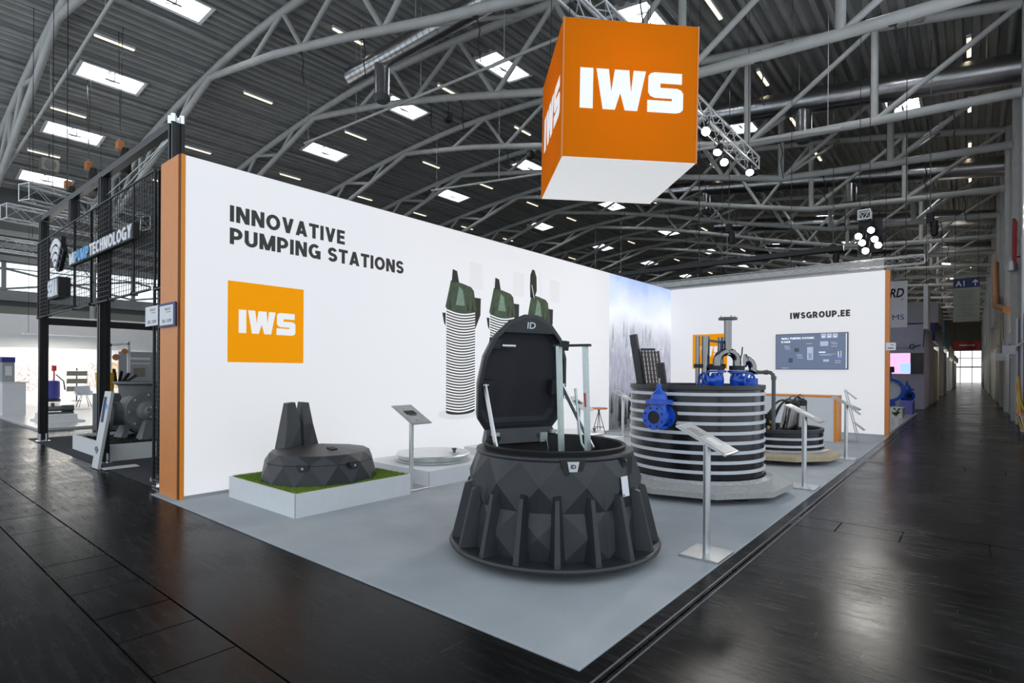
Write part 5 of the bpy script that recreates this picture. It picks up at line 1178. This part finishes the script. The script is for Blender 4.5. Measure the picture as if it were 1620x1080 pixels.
for k in range(22):
    a = rnd.uniform(0, 2*PI); l_ = rnd.uniform(.08, .2); b = Vector((math.cos(a), math.sin(a), 0)); z = .22+rnd.uniform(0, .2); s = Vector((-b.y, b.x, 0))*.03
    MB().add([(0, 0, z), b*l_*.5+s+Vector((0,0,z+.08)), b*l_+Vector((0,0,z+.09)), b*l_*.5-s+Vector((0,0,z+.08))], [(0,1,2,3)]).build('leaf', 'leaf', r)
# lavender booth with the screen wall
gb = thing('lavender_booth', 'lavender booth with pink screen wall by the aisle', 'booth', (5.45, 26.9, 0))
MB().box(-2.2, 0, 0, .2, 0, 2.85).build('front_wall', 'lavender', gb); MB().box(-.2, 0, .2, 6, 0, 3.65).build('side_wall', 'lavender', gb); MB().box(-2.2, -.2, .3, .5, 2.85, 3.65).build('upper_wall', 'lavender', gb)
ds = MB().box(-1.3, -.02, -.06, 0, 1.5, 2.4).build('screen', 'dark_screen', gb); MB().box(-1.3, -.48, -.065, -.06, 1.5, 2.4).build('screen_image', 'pink_screen', ds); MB().box(-.85, -.47, -.07, -.065, 1.55, 1.95).build('screen_image', 'cyan_screen', ds)
text('process', 'lettering', 'pump_grey', gb, (-1.2, -.002, 2.52), X, Z, .72, .15)
MB().tube([(-.42+.09*math.cos(a), -.01, 2.68+.09*math.sin(a)) for a in [.6+5*i/12 for i in range(13)]], .022, 5).build('logo_ring', 'rubber', gb); MB().bar((-.40, -.01, 2.66), (-.12, -.01, 2.74), .02, .05).build('logo_bar', 'rubber', gb)
bn = thing('hanging_banner', 'white hanging banner with dark RD and blue MS letters', 'banner', (4.3, 24, 3.33)); MB().box(0, .76, 0, .03, 0, 1.82).build('cloth', 'sign_white', bn)
text('RD', 'lettering', 'rubber', bn, (.18, -.002, 1.18), X, Z, .48, .36, .03, shear=.25); MB().tube([(.60+.035*math.cos(a), -.003, 1.10+.035*math.sin(a)) for a in [2*PI*i/12 for i in range(12)]], .006, 4, closed=True).build('mark', 'rubber', bn)
text('MS', 'lettering', 'deep_blue', bn, (.28, -.002, .30), X, Z, .38, .20, .0)
for x in (.05, .7): MB().cyl((x, .015, 1.82), (x, .015, deckz(4.3+x)-3.28), .008, n=5).build('rope', 'wire', bn)
pn = thing('hanging_blade_sign', 'narrow blank white blade sign hanging over the aisle edge', 'sign', (5.46, 26, 3.36)); MB().box(0, .15, 0, 1.6, 0, 1.84).build('panel', 'sign_white', pn); MB().cyl((.07, .5, 1.84), (.07, .5, deckz(5.5)-3.3), .008, n=5).build('rope', 'wire', pn); MB().cyl((.04, -.01, 0), (0, 0, -.75), .02, n=5).build('strap', 'rubber', pn)
fb = thing('hanging_box_frame', 'grey rectangular overhead frame above the lavender booth', 'frame', (3.6, 34, 4.2)); MB().box(0, 2.05, 0, .1, 0, 1.05).build('front', 'grey_panel', fb); MB().box(1.95, 2.05, .1, 6, 0, 1.05).build('side', 'grey_panel', fb); MB().box(0, 2.06, -.01, .1, -.05, 0).build('edge', 'red', fb)
for (x, y) in ((.1, .05), (2, 5.8)): MB().cyl((x, y, 1.05), (x, y, deckz(3.6+x)-4.15), .01, n=5).build('rope', 'wire', fb)
a1 = thing('aisle_sign', 'hanging aisle sign reading A1 with an upward arrow', 'sign', (6.34, 30, 3.88))
MB().box(0, .94, 0, .04, 0, 1.55).build('panel', 'sign_grey', a1); MB().box(0, .94, -.004, .04, 1.55, 1.98).build('header', 'navy', a1)
text('A1', 'lettering', 'sign_white', a1, (.08, -.006, 1.62), X, Z, .32, .25, .01); MB().prism([(-.02, 0), (.02, 0), (.02, .20), (.08, .14), (.11, .17), (0, .29), (-.11, .17), (-.08, .14), (-.02, .20)], (.78, -.005, 1.61), X, Z, .003).build('arrow', 'sign_white', a1)
for (s, z, w_) in (('Construction', 1.36, .62), ('of water &', 1.24, .45), ('wastewater', 1.12, .55), ('treatment', 1.0, .5), ('plants', .88, .32), ('Hydraulic', .62, .48), ('engineering', .50, .58), ('& well', .38, .3), ('construction', .26, .62)): text(s, 'lettering', 'pump_grey', a1, (.47-w_/2, -.002, z), X, Z, w_, .085)
MB().box(0, .94, -.002, 0, .76, .775).build('rule', 'pump_grey', a1)
for x in (.06, .88): MB().cyl((x, .02, 1.98), (x, .02, deckz(6.3+x)-3.82), .008, n=5).build('rope', 'wire', a1)
# further booths along the left of the aisle: each a block with side wall, fascia and header
def booth(label, x, y0, y1, h, m, fm, fz0, fz1, side, w_=3.):
    s = -1 if side == 'l' else 1
    r = thing('exhibition_booth', label, 'booth', (x, y0, 0), group='distant aisle booths'); L_ = y1-y0
    a, b = sorted((0, s*w_)); MB().box(a, b, 0, .2, 0, h).build('front_wall', m, r)
    a, b = sorted((0, s*.15)); MB().box(a, b, .2, L_*.45, 0, h*.9).build('side_wall', m, r)
    a, b = sorted((0, s*w_)); MB().box(a, b, L_*.5, L_*.55, 0, h).build('inner_wall', 'plinth', r)
    a, b = sorted((-s*.05, s*.1)); MB().box(a, b, 0, L_, fz0, fz1).build('fascia', fm, r)
    a, b = sorted((s*.3, s*.5)); MB().box(a, b, .4, L_-.4, fz0-.12, fz0-.04).build('fill_bar', 'aisle_fill_glow', r)  # invented glowing bar, added under the fascia to brighten the dark aisle
    a, b = sorted((s*.3, s*1.0)); MB().box(a, b, L_*.62, L_*.8, 0, 1.05).build('counter', 'white', r)
    return r
b1 = booth('tan booth with navy header after the lavender one', 5.5, 33.2, 44, 3.1, 'tan', 'navy', 3.2, 4.1, 'l')
MB().box(-2.6, -.05, -.02, .1, 3.2, 4.15).build('header', 'navy', b1); text('BARA', 'lettering', 'sign_white', b1, (-.9, -.024, 3.5), X, Z, .8, .3, .02)
MB().box(-1.4, -.15, -.05, 0, .4, 2.2).build('picture', 'tan_dark', b1)
booth('dark tan booth with teal header on the left of the aisle', 5.5, 46, 58, 3.4, 'tan_dark', 'teal', 3.4, 5.2, 'l')
booth('pale booth far down the left of the aisle', 5.5, 60, 74, 3.0, 'pale_cyan', 'tan', 3.0, 4.0, 'l')
booth('greenish booth near the far left end of the aisle', 5.5, 76, 98, 3.0, 'hall_brick', 'tan_dark', 3.0, 3.6, 'l')
# right hand side
bp = thing('blue_panel', 'deep blue panel with yellow and white hoses at right edge', 'panel', (8.0, 13.5, 0)); MB().box(.05, .12, 0, 5.9, .12, 3.1).build('board', 'deep_blue', bp); MB().box(0, .05, 5.86, 5.92, .05, 3.15).build('edge_profile', 'white', bp); MB().box(.0, .13, 0, 5.9, 2.30, 2.36).build('rail', 'white', bp)
rnd = random.Random(11)
for k in range(7):
    z = .3+.15*k; m = ('yellow', 'white', 'orange')[k % 3]
    MB().tube([(.02, 2.4, z*.5), (-.02, 3.2, z*.7+.2*math.sin(k)), (-.03, 4.2, z+.3*math.cos(k*2)), (.02, 5.4, z+.2)], .03, 6).build('hose', m, bp)
booth('grey panelled booth on the right of the aisle, nearest', 8.1, 22.6, 30, 3.0, 'grey_panel', 'plinth', 2.6, 3.0, 'r', .5)
booth('tan booth on the right of the aisle, middle distance', 8.1, 31, 48, 4.3, 'tan', 'tan', 3.0, 4.6, 'r', .5)
booth('dark booth far down the right of the aisle', 8.1, 50, 72, 3.2, 'tan_dark', 'grey_panel', 3.0, 3.6, 'r', .5)
booth('grey booth near the far right end of the aisle', 8.1, 75, 100, 3.0, 'lavender', 'tan', 3.0, 3.6, 'r', .5)
for k, (y, z1, wd) in enumerate(((22.4, 9.2, .22), (17.4, 8.8, .3))):
    tag(MB().bbox(8.02, 8.02+wd, y-.15, y+.15, 0, z1, .02).build('white_column', 'white'), ['slim white column right of the grey booth', 'white column at the right picture edge above the blue panel'][k], 'column')
r = thing('wall_lamp', 'curved lamp with metal shade on the white column', 'lamp', (7.98, 21.2, 4.9)); MB().lathe([(.05, .35), (.12, .2), (.16, -.1), (.14, -.12), (.001, -.1)], 16).build('shade', 'alu', r); MB().bar((0, 0, .3), (.2, .1, .35), .04, .04).build('arm', 'black_metal', r)
r = thing('hanging_sign', 'tilted red sign board high on the right wall', 'sign', (7.9, 20.3, 5.2)); MB().obox((.1, 0, .4), (.06, 1.4, 1.2), Matrix.Rotation(.3, 3, 'X')).build('board', 'red', r); MB().box(.1, .7, -.05, .05, .35, .45).build('arm', 'white', r)
for k in range(3): tag(MB().cyl((8.12, 17.18, 5.4+.25*k), (8.12, 17.26, 5.4+.25*k), .09, n=12).build('row_lamp', 'tube_lamp'), f'small glowing lamp in a row on the right wall, {["lowest","middle","highest"][k]}', 'lamp', 'row of lamps')
tag(MB().tube([(8.0, 25, 3.9), (7.85, 31, 4.6), (7.95, 36, 7.0), (8.1, 40, 8.5)], .13, 10).build('wooden_arch', 'wood_orange'), 'brown curved wooden arch over the right aisle booths', 'arch')
for k, (x, y, z, w_) in enumerate(((7.95, 24.2, 2.0, .3), (8.0, 19.36, 2.1, .3))):
    r = thing('number_sign', 'small white number plate on the right side booths, ' + ['farther', 'nearer'][k], 'sign', (x, y, z)); MB().box(-w_, 0, 0, .01, 0, .26).build('plate', 'sign_white', r)
    MB().box(0, .2, 0, .01, .1, .14).build('arm', 'white', r)

# dark hoists hanging in the distance over the booths behind
for k, (x, y, z, lab) in enumerate(((-6.0, 19, 5.9, 'left of the cube over the long wall'), (-5.0, 19.5, 5.6, 'second from left over the long wall'), (-1.6, 22.5, 5.9, 'below the cube'), (0.2, 18, 6.6, 'right below the cube'), (3.1, 20.5, 5.9, 'above the back wall lettering'), (6.0, 19, 6.2, 'right of the six floodlights'), (-3.2, 24, 6.3, 'farthest over the wall corner'))):
    r = thing('hanging_hoist', 'small dark hanging hoist, ' + lab, 'hoist', (x, y, z), group='dark hoists behind the booth')
    MB().bbox(-.10, .10, -.10, .10, 0, .30, .03).build('motor', 'rubber', r); MB().lathe([(.08, 0), (.11, -.2), (.09, -.45), (.001, -.5)], 10, (.1, 0, .05)).build('chain_bag', 'rubber', r)
    MB().cyl((0, 0, .3), (0, 0, deckz(x)-z+.02), .012, n=5).build('chain', 'steel', r); MB().cyl((-.06, 0, 0), (-.06, 0, -1.2), .010, n=5).build('load_chain', 'steel', r)
